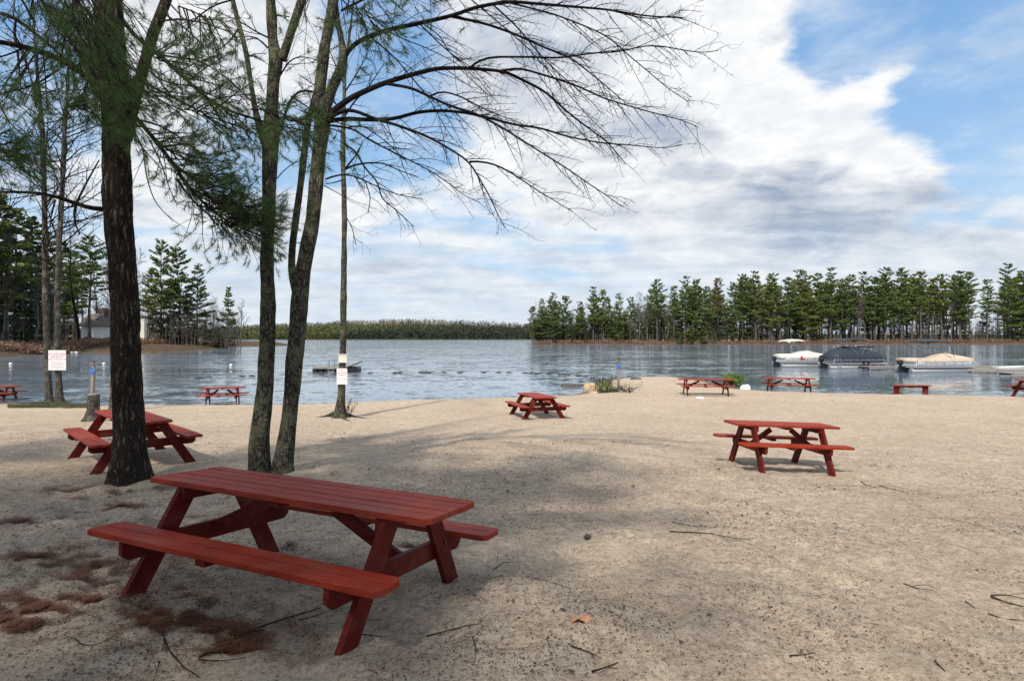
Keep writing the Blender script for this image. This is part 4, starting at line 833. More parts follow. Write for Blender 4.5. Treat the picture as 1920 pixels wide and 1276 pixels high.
limbs = [
 ([(646, 108, 0), (656, 88, 0), (683, 72, -.1), (723, 57, -.2), (790, 43, -.4), (847, 30, -.5), (897, 12, -.7), (957, 3, -.9), (1040, 10, -1.1), (1140, 18, -1.4), (1207, 30, -1.6), (1280, 34, -1.8)], 7.5, 1.2),
 ([(847, 31, -.5), (913, 45, -.5), (973, 67, -.4), (1017, 88, -.3), (1070, 108, -.2), (1123, 150, -.1), (1173, 193, 0)], 4, 1),
 ([(950, 4, -.9), (1040, 27, -1.1), (1107, 53, -1.3), (1147, 73, -1.4), (1170, 97, -1.4), (1207, 127, -1.4), (1257, 170, -1.5), (1290, 190, -1.6)], 2.6, .8),
 ([(1140, 18, -1.4), (1200, 34, -1.5), (1240, 36, -1.6), (1275, 24, -1.7)], 2, .8),
 ([(615, 216, 0), (632, 203, 0), (650, 188, 0), (680, 173, .1), (720, 156, .2), (773, 140, .3), (820, 128, .4), (880, 128, .5), (947, 134, .6), (1020, 170, .7), (1067, 213, .8), (1107, 243, .8), (1140, 267, .9), (1173, 307, .9)], 8.5, 1),
 ([(880, 128, .5), (897, 113, .4), (927, 107, .3), (983, 107, .1), (1053, 109, 0), (1107, 100, -.2), (1167, 97, -.3), (1200, 87, -.4), (1233, 85, -.5), (1280, 94, -.6), (1320, 100, -.7), (1346, 95, -.7)], 3.6, .9),
 ([(940, 133, .6), (973, 127, .5), (1027, 143, .4), (1080, 160, .3), (1133, 185, .2), (1207, 207, 0), (1279, 225, -.1), (1308, 238, -.2)], 3.4, .9),
 ([(617, 222, 0), (640, 207, 0), (662, 206, -.1), (700, 222, -.3), (740, 233, -.5), (800, 255, -.7), (840, 277, -.9), (880, 303, -1.0), (900, 337, -1.1), (920, 370, -1.1), (933, 403, -1.1), (948, 428, -1.1)], 6, .9),
 ([(880, 303, -1), (907, 302, -1), (940, 313, -1.1), (973, 333, -1.1), (1007, 357, -1.2), (1047, 380, -1.3), (1075, 398, -1.3)], 3, .8),
 ([(615, 228, 0), (640, 222, .1), (693, 225, .3), (740, 223, .5), (783, 210, .7), (827, 207, .8), (873, 211, 1.0), (913, 220, 1.1), (960, 233, 1.2), (1013, 240, 1.3), (1067, 257, 1.4), (1127, 268, 1.5), (1193, 273, 1.6), (1240, 278, 1.6), (1279, 272, 1.6)], 5.5, .8),
 ([(725, 157, .2), (773, 165, .1), (807, 182, 0), (847, 200, -.1), (893, 213, -.2), (940, 238, -.3), (990, 270, -.5), (1033, 297, -.6), (1073, 322, -.7), (1107, 347, -.8), (1133, 363, -.8), (1167, 388, -.9)], 4.6, .9),
 ([(807, 180, 0), (820, 170, 0), (857, 177, .1), (893, 197, .2), (927, 213, .3), (980, 232, .4)], 2.6, .8),
 ([(618, 235, 0), (660, 240, 0), (693, 263, -.2), (757, 295, -.4), (807, 320, -.5), (847, 347, -.6), (870, 367, -.7), (900, 380, -.8)], 3.2, .8),
 ([(610, 336, 0), (633, 327, 0), (658, 327, .2), (683, 338, .3), (720, 356, .5), (750, 366, .6), (793, 374, .7)], 2.6, .7),
 ([(608, 348, 0), (640, 365, -.1), (662, 380, -.2)], 1.6, .7),
 ([(697, 72, -.1), (740, 107, 0), (773, 147, 0), (807, 187, .1), (827, 227, .1), (850, 262, .1)], 2.2, .7),
 ([(787, 45, -.3), (812, 70, -.3), (840, 97, -.2), (893, 133, -.1), (920, 170, 0)], 2.0, .7),
 ([(923, 8, -.8), (970, 50, -.7), (1007, 97, -.6), (1053, 143, -.5), (1107, 187, -.4), (1130, 215, -.4)], 2.2, .7),
 ([(860, -20, -.5), (920, 30, -.5), (990, 90, -.4), (1060, 170, -.3), (1100, 215, -.3), (1147, 260, -.3)], 2.0, .7),
 ([(790, 43, -.4), (827, 67, -.5), (840, 100, -.5), (880, 127, -.5), (930, 190, -.5)], 1.8, .6),
 ([(720, 56, -.2), (760, 75, -.4), (800, 90, -.5), (860, 120, -.6), (900, 165, -.7)], 1.8, .6),
 ([(1035, 175, .7), (1045, 205, .7), (1070, 225, .7), (1100, 262, .8), (1125, 290, .8)], 1.5, .6),
 ([(520, 262, 0), (530, 235, 0), (541, 190, 0), (553, 175, 0), (570, 166, 0), (586, 172, .1)], 4, 2.8),
 ([(519, 335, 0), (534, 315, 0), (561, 300, .1), (569, 300, .3)], 1.6, 1.0), ([(563, 283, .5), (556, 267, .5), (562, 255, .5)], 1.8, 1),
 ([(515, 372, 0), (534, 353, 0), (548, 350, 0)], 1, .5), ([(467, 105, 0), (475, 103, -.1), (482, 107, -.1)], 3, 1.6), ([(472, 103, 0), (484, 99, 0), (500, 100, 0)], 1.2, .8),
 ([(518, 30, 0), (532, 28, 0), (543, 32, 0)], 1.4, 1.2), ([(640, 20, 0), (700, -10, -.3), (780, -20, -.6), (860, -25, -.9), (960, -30, -1.2)], 3.5, 1.5),
]
cfgM = dict(k=[6, 4, 3, 3], n=[5.6, 8.5, 2.0], t0=[.18, .1, .1], len=[.92, .22, .08], ang=[34, 52, 45], trop=[(.30, -.05, -.42), (.05, 0, .75), (0, 0, .4)], wob=[.07, .16, .2], seg=[6, 4, 2], rmax=[.0070, .0036, .0024], rmin=.0022, taper=.45)
rng = np.random.default_rng(77); tb = TB()
for pts_, rb, re in limbs:
    rb0 = rb; p, r = limb_px([(a, b_, E2 + c) for a, b_, c in pts_], rb * .68, re * .75); growtree(tb, rng, p, r, 0, 0, cfgM if rb > 1.7 else dict(cfgM, n=[3, 5, 1]))
    if rb >= 1.9:   # short upcurved twiglets straight on the limb
        growtree(tb, rng, p, r * .98, 0, 0, dict(k=[5, 3, 3], n=[5.5, 5], t0=[.3, .2], len=[.24, .10], ang=[55, 45], trop=[(.1, 0, .5), (0, 0, .5)], wob=[.15, .2], seg=[5, 3], rmax=[.004, .0028], rmin=.0024, taper=.3))
for pts_ in ([(505, -20, 0), (540, -40, 0), (600, -60, -.3)], [(436, 0, 0), (400, 10, -.3), (360, 40, -.5), (330, 90, -.6)], [(449, 50, 0), (430, 80, -.2), (400, 100, -.4)], [(512, 75, 0), (480, 60, .2), (450, 40, .3), (400, 20, .4)], [(502, 90, 0), (490, 75, 0), (470, 65, 0), (440, 72, 0)], [(520, 150, 0), (545, 110, .3), (570, 105, .5), (600, 115, .6)]):
    p, r = limb_px([(a, b_, E2 + c) for a, b_, c in pts_], 1.8, .7); growtree(tb, rng, p, r, 0, 0, dict(cfgM, trop=[(0, 0, .1), (0, 0, .4), (0, 0, .3)]))
tb.build('crown', MAT['twig'], maple, bm)

# ---------------- thin beach tree with the two notices
bt = G(640, 783); D3 = bt.y
thin = thing('beach_tree', 'slender bare tree with exposed roots and two notices, alone at the water edge', 'tree', bt)
V, Fq, q = bark_trunk([(637, 792, 17, D3), (637, 781, 13, D3), (638, 768, 10, D3), (639.5, 745, 8.2, D3), (641, 715, 7.4, D3), (642.5, 690, 7.2, D3), (643, 650, 7, D3), (644, 600, 7, D3), (645, 500, 6, D3), (646, 413, 5.2, D3), (644, 317, 4.6, D3), (643, 267, 5.5, D3), (644, 235, 5.2, D3), (645, 190, 4, D3), (646, 140, 3.4, D3), (652, 90, 2.6, D3), (660, 30, 1.8, D3), (665, -20, 1, D3)], bt, .07, 28, .012, 'maple', 31, 1.0, .10)
link('trunk', arr_mesh('trunk', V, Fq), MAT['maplebark'], thin, True)
tb = TB(); rng = np.random.default_rng(12)
cfgT = dict(k=[5, 4, 3, 3], n=[2.2, 3.4, 2.2], t0=[.2, .1, .1], len=[1.3, .5, .2], ang=[38, 48, 45], trop=[(.1, 0, -.1), (0, 0, .3), (0, 0, .3)], wob=[.11, .14, .2], seg=[6, 4, 3], rmax=[.014, .007, .005], rmin=.0042, taper=.45)
for pts_, rb in (([(646, 318, 0), (660, 300, -.1), (672, 287, -.2), (680, 262, -.3)], 2.2), ([(647, 317, 0), (665, 309, .1), (690, 305, .3), (720, 306, .5), (750, 320, .6), (785, 332, .7)], 2.2), ([(640, 338, 0), (625, 343, -.2), (608, 345, -.3)], 1.4), ([(644, 268, 0), (668, 285, -.3), (683, 313, -.4), (707, 340, -.5), (716, 372, -.6), (750, 400, -.8), (777, 426, -.9)], 2.2),
                 ([(645, 220, 0), (665, 190, .3), (690, 165, .5), (720, 120, .8)], 2), ([(645, 210, 0), (620, 185, .3), (590, 160, .5), (560, 140, .8)], 1.8), ([(645, 175, 0), (668, 140, -.3), (690, 100, -.4)], 1.6), ([(646, 160, 0), (628, 120, -.3), (612, 80, -.4)], 1.5), ([(644, 250, 0), (620, 240, .5), (590, 260, .8), (560, 265, 1)], 1.5),
                 ([(644, 240, 0), (680, 235, .8), (720, 262, 1.2), (760, 300, 1.5)], 1.6), ([(685, 340, -.4), (695, 370, -.4), (690, 400, -.4)], 1.2), ([(645, 400, 0), (660, 425, .3), (668, 460, .4)], .9)):
    p, r = limb_px([(a, b_, D3 + c) for a, b_, c in pts_], rb, .7); growtree(tb, rng, p, r, 0, 0, cfgT)
tb.build('crown', MAT['twig'], thin, bt)
tb = TB()
for (a, b_), (c, d_), (e, f_), r0 in (((634, 778), (615, 781), (590, 783), .09), ((632, 776), (622, 777), (606, 779.5), .08), ((644, 779), (665, 782), (700, 785), .05), ((640, 783), (648, 787), (660, 790), .06)):
    ps = [G(a, b_), G(c, d_), G(e, f_)]; ps = [Vector((v.x, v.y, v.z + zq)) for v, zq in zip(ps, (.10, .02, -.02))]; p = resample([tuple(v) for v in ps], .12, 1); tb.tube(p, np.linspace(r0, .02, len(p)), 7)
tb.build('roots', MAT['maplebark'], thin, bt)
# ---------------- pair of bare trees at the left waterline
for nm, lab, pts_, sd_ in (('bare_tree', 'left one of two bare trees at the left waterline behind the white warning sign', [(93, 762, 9), (92, 752, 7.5), (90, 700, 6), (88, 640, 6), (85, 560, 6), (84, 480, 5.6), (84, 400, 5.2), (82, 330, 5), (80, 260, 4.6), (76, 200, 4), (70, 140, 3.4), (64, 60, 2.6), (60, -40, 1.6)], 51),
                           ('bare_tree', 'right one of two bare trees at the left waterline, carrying the white warning sign', [(113, 764, 11), (112, 756, 8.5), (110, 720, 6.8), (109, 690, 6.2), (108, 620, 6), (107, 560, 5.8), (110, 480, 5.6), (113, 420, 5.2), (117, 350, 5), (119, 290, 5), (121, 240, 4.4), (125, 180, 3.6), (130, 100, 2.8), (136, 0, 1.8)], 52)):
    b0 = G(pts_[1][0], pts_[1][1] + 3); rt = thing(nm, lab, 'tree', b0, 0, None)
    V, Fq, q = bark_trunk([(a, b_, c, b0.y) for a, b_, c in pts_], b0, .09, 22, .012, 'maple', sd_, 1.0, .06); link('trunk', arr_mesh('trunk', V, Fq), MAT['greybark'], rt, True)
    tb = TB(); rng = np.random.default_rng(sd_); tp = q[:, :3][::6]; rr = q[:, 3][::6] * .6
    growtree(tb, rng, tp, rr, 0, 0, dict(k=[5, 4, 3, 3], n=[2.8, 2.4, 2.8], t0=[.34, .15, .1], len=[3.4, 1.4, .5], ang=[58, 46, 45], trop=[(0, 0, .25), (0, 0, .25), (0, 0, .3)], wob=[.10, .13, .2], seg=[7, 5, 3], rmax=[.035, .016, .009], rmin=.0065, taper=.4)); tb.build('crown', MAT['twig'], rt, b0)
# more bare trees standing on the near left bank, outside/at the left edge
BB = [bare_proto(61, 13, 'twig', 1.25, .008, dm=1.5), bare_proto(62, 12, 'twig', 1.1, .008, dm=1.4)]
for i, (px, py, H, lab) in enumerate([(-40, 752, 14, 'bare tree whose twigs enter at the left edge'), (158, 748, 11, 'faint bare tree leaning behind the twisted dead bough')]):
    g = G(px, 757 if px < 0 else 760); o = BB[i]; o.location = (g.x, g.y + (0 if px < 0 else .3), g.z - .1); k = H / o['H']; o.scale = (k, k, k)
    if px > 0: g2 = P(150, 657, 128); o.location = (g2.x, g2.y, left_z(g2.x, g2.y) - .1); o.scale = (2.1, 2.1, 2.1); lab = 'tall bare twiggy tree on the left shore between the paired trunks and the big pine'
    tag(o, lab, 'tree')
# ================================================================== SIGNS, POSTS, STUMP
def lettering(lines, name, mat, parent, yoff):
    obs = []
    for txt, x, z, size in lines:
        cu = bpy.data.curves.new('txt', 'FONT'); cu.body = txt; cu.size = size; cu.align_x = 'CENTER'; cu.extrude = .0008; cu.resolution_u = 2; cu.space_character = 1.0
        o = bpy.data.objects.new('txt', cu); COL.objects.link(o); o.rotation_euler = (R(90), 0, 0); o.location = (x, yoff, z); obs.append(o)
    bpy.context.view_layer.update(); dg = bpy.context.evaluated_depsgraph_get(); V = []; Fc = []
    for o in obs:
        me = bpy.data.meshes.new_from_object(o.evaluated_get(dg)); n = len(V); M = o.matrix_world
        V += [tuple(M @ v.co) for v in me.vertices]; Fc += [tuple(i + n for i in p.vertices) for p in me.polygons]
    for o in obs: bpy.data.objects.remove(o)
    me = bpy.data.meshes.new(name); me.from_pydata(V, [], Fc); return link(name, me, mat, parent)
def board(parent, w_, h_, mat, r=.02, th=.006):
    mb = MB(); pts = []
    for cx_, cz_, a0 in ((w_ / 2 - r, h_ / 2 - r, 0), (-w_ / 2 + r, h_ / 2 - r, 90), (-w_ / 2 + r, -h_ / 2 + r, 180), (w_ / 2 - r, -h_ / 2 + r, 270)):
        for k in range(4): a = R(a0 + k * 30); pts.append((cx_ + r * math.cos(a), cz_ + r * math.sin(a)))
    M = Matrix.Rotation(R(90), 4, 'X'); mb.prism(pts, 0, th, M); return mb.build('panel', mat, parent)
g = G(112, 759); sY = g.y - .22; p0 = P(107.3, 675, sY); wS = 32 / F * sY; hS = 37.5 / F * sY
t = thing('warning_sign', 'white lifeguard warning sign nailed across the pair of bare trees at the left', 'sign', p0, R(3)); board(t, wS, hS, MAT['signwhite'])
lettering([('NO LIFEGUARD', 0, hS * .27, hS * .125), ('ON DUTY', 0, hS * .125, hS * .14)], 'red_lettering', MAT['signred'], t, -.008)
lettering([('SWIM AT YOUR OWN RISK', 0, hS * .02, hS * .072)], 'dark_lettering', MAT['signred'], t, -.0085)
b = MB()
rn = random.Random(3)
for k in range(6):
    b = MB(); z = -hS * (.07 + .062 * k); x = -wS * .32
    while x < wS * .32:
        l = rn.uniform(.02, .07); b.box((x + l / 2, -.0075, z), (l, .002, hS * .016)); x += l + .015
    b.build('small_print', MAT['signgrey'], t)
b = MB()
for z in (hS * .45, -hS * .45): b.tube([(0, -.008, z), (0, -.011, z)], .012, 8)
b.build('nail', MAT['black'], t)
# notices on the slender tree
sY = D3 - .17; p0 = P(641.3, 705.2, sY); wS = 20 / F * sY; hS = 30 / F * sY
t = thing('beach_notice', 'white notice with dark red capitals on the slender tree, lower of the two', 'sign', p0, R(-2)); board(t, wS, hS, MAT['signwhite'], .015)
lettering([('NO', 0, hS * .33, hS * .12), ('DOGS, GLASS', 0, hS * .20, hS * .10), ('ON BEACH', 0, hS * .06, hS * .10)], 'red_lettering', MAT['signred'], t, -.008)
lettering([('OR IN WATER', 0, -hS * .20, hS * .095)], 'dark_lettering', MAT['signgrey'], t, -.0085)
sY = D3 - .15; p0 = P(642.5, 671.5, sY); wS = 15.5 / F * sY; hS = 16 / F * sY
t = thing('paper_notice', 'small pale blank-looking notice strapped to the slender tree, upper of the two', 'sign', p0, R(4)); board(t, wS, hS, MAT['cream'], .01)
b = MB(); b.box((0, -.001, hS * .36), (wS * 1.02, .012, .012)); b.build('strap', MAT['black'], t)
def blue_post(px, ptop, pbase, wpx, lab, lean=0, two=True):
    g = G(px, pbase); H = (pbase - ptop) / F * g.y; w_ = wpx / F * g.y; t = thing('marker_post', lab, 'post', g, R(4)); t.rotation_euler = (0, lean, 0)
    b = MB(); b.box((0, 0, H * .40), (w_, w_, H * .86), None, .006); b.build('post', MAT['post'], t)
    b = MB(); b.box((0, -w_ * .62, H * .80), (w_ * 1.9, .03, H * .085), None, .004); b.build('blue_plate', MAT['blue'], t)
    b = MB(); b.box((0, -w_ * .55, H * .73), (w_ * .9, .02, H * .06), None, .003); b.build('lower_plate', MAT['blue'], t)
    b = MB(); b.box((0, 0, H * .90), (w_ * .8, w_ * .8, H * .10), None, .006); b.prism([(-w_ * .9, -w_ * .9), (w_ * .9, -w_ * .9), (w_ * .9, w_ * .9), (-w_ * .9, w_ * .9)], H * .95, H * .965); b.build('cap', MAT['post'], t)
    b = MB(); b.tube([(0, 0, H * .965), (0, 0, H * 1.02)], w_ * .32, 8); b.build('knob', MAT['greybark'], t)
    return t
blue_post(172, 677, 762, 5.4, 'weathered post with small blue plates behind the tree stump at the left', .05)
blue_post(1160, 673, 733.5, 5.0, 'weathered post with a small blue plate beside the bushes on the sand spit')
# stump
g = G(173, 789); sD = g.y
st = thing('tree_stump', 'sawn grey-brown tree stump with flared roots left of the thick pine', 'stump', g)
V, Fq, q = bark_trunk([(172, 800, 20, sD), (172, 790, 17, sD), (173, 778, 13.5, sD), (174.5, 768, 12.2, sD), (175, 752, 12.4, sD), (175, 738.5, 12.6, sD)], g, .03, 30, .014, 'pine', 61, 1, .11)
link('bole', arr_mesh('bole', V, Fq), MAT['greybark'], st, True); c = q[-1]; b = MB(); b.tube([(c[0] - g.x, c[1] - g.y, c[2] - g.z - .02), (c[0] - g.x, c[1] - g.y, c[2] - g.z + .006)], c[3] * .99, 24); b.build('cut_top', MAT['post'], st)
# sliver of another trunk behind the pine
g = G(214, 772); st = thing('small_trunk', 'pale trunk mostly hidden behind the left edge of the thick pine', 'tree', g)
V, Fq, q = bark_trunk([(215, 782, 13, g.y), (214, 770, 9.5, g.y), (213, 740, 7.5, g.y), (214, 700, 6.5, g.y), (216, 640, 6, g.y), (222, 540, 5.5, g.y), (226, 420, 5, g.y)], g, .08, 24, .01, 'maple', 66, 1, .05); link('trunk', arr_mesh('trunk', V, Fq), MAT['greybark'], st, True)
tb = TB(); growtree(tb, np.random.default_rng(9), q[:, :3][::5], q[:, 3][::5] * .5, 0, 0, dict(k=[4, 3, 3], n=[1.6, 2], t0=[.6, .1], len=[1.6, .6], ang=[45, 45], trop=[(0, 0, .3), (0, 0, .3)], wob=[.1, .15], seg=[6, 4], rmax=[.02, .01], rmin=.006, taper=.4)); tb.build('crown', MAT['twig'], st, g)

# ================================================================== ROCKS, BUSHES, GRASS
def rock(px, py, size, mat, lab, seed, squash=(1, 1, 1), z=None, rz=0):
    g = G(px, py); 
    if z is not None: g = onz(px, py, z)
    import bmesh
    b = bmesh.new(); bmesh.ops.create_icosphere(b, subdivisions=4, radius=1); me = bpy.data.meshes.new('rock')
    for v in b.verts:
        c = v.co.copy(); n = .35 * vnoise(c.x * 1.3 + seed, c.y * 1.3 + c.z, seed) + .22 * vnoise(c.x * 2.7, c.z * 2.7 + c.y * 2, seed + 1) + .08 * vnoise(c.x * 7, c.z * 7 + c.y * 5, seed + 2)
        f = 1 + float(n) * 1.1; v.co = Vector((c.x * squash[0] * f, c.y * squash[1] * f, max(c.z, -.4) * squash[2] * f)) * size
    b.to_mesh(me); b.free(); o = link('rock', me, MAT[mat], None, True); o.location = g; o.rotation_euler = (0, 0, rz); return tag(o, lab, 'rock')
rock(1076, 724, .62, 'rock', 'long dark flat rock lying in the shallows left of the tan boulder', 3, (1.25, .6, .34), ZW, .1)
rock(1108, 730, .52, 'rocktan', 'large tan boulder left of the bushes on the sand spit', 5, (.95, .8, .80))
rock(1114, 737, .26, 'rocktan', 'small yellowish rock at the foot of the large tan boulder', 6, (1.2, .8, .6))
rock(1397, 729, .36, 'rockwhite', 'white rock beside the green bush on the spit', 8, (.8, .7, .95))
rock(1192, 711, .25, 'rock', 'small dark stone at the tip of the sand spit', 9, (1.4, .8, .5)); rock(1164, 709, .22, 'rock', 'small dark stone just left of the spit tip', 10, (1.6, .8, .5))
rock(1313, 746, .13, 'rockwhite', 'small white stone on the sand below the spit table', 12, (1.4, 1, .6))
def shrub(px, py, w_, h_, n, mat, lab, seed, card=.05, stems=14, leafy=1.0, name='bush'):
    g = G(px, py); r_ = np.random.default_rng(seed); root = thing(name, lab, 'bush', g); tb = TB(); tips = []
    for i in range(stems):
        a = r_.uniform(0, 6.3); d = np.array([math.cos(a) * w_ * .5, math.sin(a) * w_ * .35, h_ * r_.uniform(.6, 1.05)]); s0 = np.array([r_.normal(0, w_ * .15), r_.normal(0, w_ * .12), -.03]); p = np.array([s0, s0 + d * .5 + r_.normal(0, .03, 3), s0 + d * r_.uniform(.7, 1.1)])
        growtree(tb, r_, p, .012, .005, 0, dict(k=[4, 3, 3], n=[8, 8], t0=[.2, .2], len=[.35, .15], ang=[40, 45], trop=[(0, 0, .4), (0, 0, .3)], wob=[.15, .2], seg=[4, 3], rmax=[.006, .004], rmin=.003, taper=.3), tips)
    tb.build('stems', MAT['twig'], root)
    if leafy > 0:
        c = np.array([t[0] for t in tips])[r_.permutation(len(tips))[:int(len(tips) * leafy)]]; c = np.repeat(c, max(1, n), 0) + r_.normal(0, .05, (len(c) * max(1, n), 3)); V, Fq = cards(c, 1, card, r_, .5); link('leaves', arr_mesh('leaves', V, Fq), MAT[mat], root)
    return root
shrub(1130, 733, 1.1, .85, 2, 'hemlock', 'dark leggy bush right of the tan boulder on the spit', 21, .045, 18, .5)
shrub(1143, 735, 1.3, .45, 3, 'shrubgreen', 'low green clump between the leggy bush and the blue-plated post', 22, .04, 16, .6)
shrub(1178, 735, 1.5, .40, 1, 'brownbrush', 'low brown trailing plant right of the blue-plated post', 23, .035, 16, .6)
shrub(1374, 726, .95, .80, 6, 'shrubgreen', 'bright green bush behind the spit table beside the white rock', 24, .06, 16, 1)
shrub(651, 783, .45, .62, 1, 'drypine', 'small sprig of dry leaves at the foot of the slender tree', 25, .035, 6, .5, 'sapling')
def grassp(px0, px1, py0, py1, n, lab, seed, h=.09, mat='grass'):
    r_ = np.random.default_rng(seed); V = []
    for i in range(n):
        g = onz(r_.uniform(px0, px1), r_.uniform(py0, py1), -.95); z = gz(g.x, g.y); a = r_.uniform(0, 3.14); hh = h * r_.uniform(.4, 1.3); w_ = .012; x, y = g.x, g.y; l = r_.normal(0, .04, 2)
        V += [(x - w_ * math.cos(a), y - w_ * math.sin(a), z - .01), (x + w_ * math.cos(a), y + w_ * math.sin(a), z - .01), (x + l[0], y + l[1], z + hh)]
    n = len(V) // 3; tag(link('grass', arr_mesh('grass', V, np.arange(n * 3).reshape(n, 3)), MAT[mat]), lab, 'grass', kind='stuff')
grassp(15, 165, 762, 770, 5200, 'strip of short green grass at the feet of the two left bare trees', 1); grassp(60, 130, 756, 765, 2200, 'taller green grass tuft between the two left bare trees', 2, .16); grassp(1120, 1160, 731, 737, 700, 'green grass at the foot of the spit bushes', 3, .14)

# ================================================================== HOUSE, LANDING
hY = 150.; hx0 = (153 - 960) / F * hY; hz = left_z(hx0 + 9, hY) ; hz = CAMH + (633 - 646) / F * hY
house = thing('house', 'white lakeside house with a grey roof half hidden by the thick pine', 'house', (hx0, hY, hz), R(32)); house.scale = (.88, .9, 1)
b = MB(); b.box((7.5, 4, 2.1), (15, 8, 5.2)); b.build('wall', MAT['white'], house)
rf = MB(); V = [(-.8, -.7, 4.55), (15.8, -.7, 4.55), (14.2, 4, 7.6), (1.4, 4, 7.6), (15.8, 8.7, 4.55), (-.8, 8.7, 4.55), (-.8, -.7, 4.72), (15.8, -.7, 4.72), (14.2, 4, 7.78), (1.4, 4, 7.78), (15.8, 8.7, 4.72), (-.8, 8.7, 4.72)]
rf.add(V, [(6, 7, 8, 9), (10, 11, 9, 8), (7, 10, 8), (11, 6, 9), (0, 3, 2, 1), (2, 3, 5, 4), (0, 1, 7, 6), (1, 4, 10, 7), (4, 5, 11, 10), (5, 0, 6, 11), (1, 2, 4), (0, 5, 3)]); MAT['roof'] = simple('roof_shingles', (.135, .115, .105), .95, 0, .2, 3)
roof = rf.build('roof', MAT['roof'], house, fix=False)
MAT['brick'] = simple('brick', (.16, .06, .045), .9, 0, .3, 5); MAT['glass'] = simple('window_glass', (.02, .025, .03), .1, 0, .1, 3)
b = MB(); b.box((5.6, 3.2, 7.6), (.9, .7, 2.2)); b.build('chimney', MAT['brick'], roof); b = MB(); b.box((1.6, 5, 7.7), (.5, .5, 1.6)); b.build('chimney', MAT['brick'], roof)
b = MB(); b.beam((2.9, 1.4, 6.28), (3.9, 2.4, 6.92), .9, .08, (0, 1, 0)); b.build('skylight', MAT['white'], roof)
for x in (6.9, 10.5, 13.2):
    f = MB(); f.box((x, -.04, 1.35), (1.35, .10, 1.25)); fo = f.build('window', MAT['panelgrey'], house)
    for dx in (-.3, .3):
        p_ = MB(); p_.box((x + dx, -.10, 1.35), (.5, .03, 1.0)); p_.build('pane', MAT['glass'], fo)
f = MB(); f.box((1.5, -.04, .8), (1.9, .10, 2.4)); fo = f.build('door', MAT['panelgrey'], house); p_ = MB(); p_.box((1.5, -.10, .9), (1.4, .03, 1.8)); p_.build('pane', MAT['glass'], fo)
b = MB(); b.box((1.6, -.7, 1.62), (3.3, 1.3, .12)); b.build('awning', MAT['roof'], house)
MAT['tanwall'] = simple('tan_wall', (.52, .44, .36), .8, 0, .1, 2)
h2 = thing('house', 'pale upper house wall with a roof rising behind the white lakeside house', 'house', (hx0 - 7.5, hY + 17, hz), R(32))
b = MB(); b.box((3.2, 3, 5.0), (5.6, 6, 7.0)); b.build('wall', MAT['tanwall'], h2); rf = MB(); rf.add([(0, -.4, 8.4), (6.4, -.4, 8.4), (6.4, 3, 10.0), (0, 3, 10.0), (6.4, 6.4, 8.4), (0, 6.4, 8.4)], [(0, 1, 2, 3), (3, 2, 4, 5), (1, 4, 2), (0, 3, 5), (0, 5, 4, 1)]); rf.build('roof', MAT['roof'], h2)
f = MB(); f.box((1.2, -.04, 7.5), (.9, .1, .8)); f.build('window', MAT['glass'], h2)
cp = P(268, 648, 153); b = MB(); b.box((0, 0, 2.9), (1.3, 1.1, 7.6)); b.box((0, 0, 6.8), (1.5, 1.3, .25)); ch_ = b.build('stone_chimney', MAT['cream']); ch_.location = (cp.x, cp.y, hz - .5); tag(ch_, 'tall pale stone chimney just right of the thick pine trunk', 'chimney')
# upturned rowboat + moored float + dinghy + dock
def hull(L, W, H, n=14, m_=8, flip=False):
    V = []
    for i in range(n + 1):
        t_ = i / n; wd = W / 2 * (1 - max(0, (t_ - .45) / .55) ** 2.2) * (.88 + .12 * min(1, t_ * 4)); sh = H * (1 + .25 * t_ * t_)
        for j in range(m_ + 1):
            a = math.pi * j / m_; V.append(((t_ - .5) * L, math.cos(a) * wd, sh - math.sin(a) ** .6 * sh * (.98 - .3 * max(0, t_ - .7))))
    Fq = [(i * (m_ + 1) + j, (i + 1) * (m_ + 1) + j, (i + 1) * (m_ + 1) + j + 1, i * (m_ + 1) + j + 1) for i in range(n) for j in range(m_)] + [tuple(range(m_ + 1))]
    if flip: V = [(x, y, H * 1.2 - z) for x, y, z in V]
    return V, Fq
g = P(167, 657.5, 144); V, Fq = hull(2.9, 1.25, .55, flip=True); b = MB(); b.add(V, Fq); t = thing('rowboat', 'white rowboat turned upside down on the bank below the house', 'boat', (g.x, g.y, left_z(g.x, g.y) + .05), -.25); b.build('hull', MAT['white'], t, True); b = MB(); b.tube([(-1.4, 0, .62), (0, 0, .66), (1.3, 0, .55)], .03, 5); b.build('keel', MAT['alu'], t)
g = onz(148, 661.5, ZW); t = thing('float_dock', 'small dark floating dock with white bumpers below the house', 'dock', (g.x, g.y - 1.2, ZW)); b = MB(); b.box((-1.6, 0, .28), (5.2, 1.4, .12)); b.build('deck', MAT['deckwood'], t); b = MB(); b.box((-2.2, 0, .08), (3.6, 1.2, .26)); b.build('float', MAT['navy'], t)
for x in (-1.3, .1, .9):
    b = MB(); b.tube([(x - .28, -.82, .16), (x + .28, -.82, .16)], .13, 8); b.build('bumper', MAT['white'], t)
g = onz(60, 664.2, ZW); b = MB(); b.box((0, 0, .3), (6.0, .8, .16), None, .03); b.box((-2.4, 0, 0), (.14, .5, .6)); b.box((2.4, 0, 0), (.14, .5, .6)); o = b.build('gangway', MAT['deckwood']); o.location = (g.x, g.y + .5, ZW + .05); tag(o, 'long pale gangplank at the waterline left of the warning sign', 'dock')
g = P(127, 650.5, 150); V, Fq = hull(3.4, 1.2, .5, flip=True); b = MB(); b.add(V, Fq); o = b.build('canoe', MAT['white'], None, True); o.location = (g.x, g.y, left_z(g.x, g.y) + .1); tag(o, 'second upturned white canoe in shade between the paired trunks and the house', 'boat')

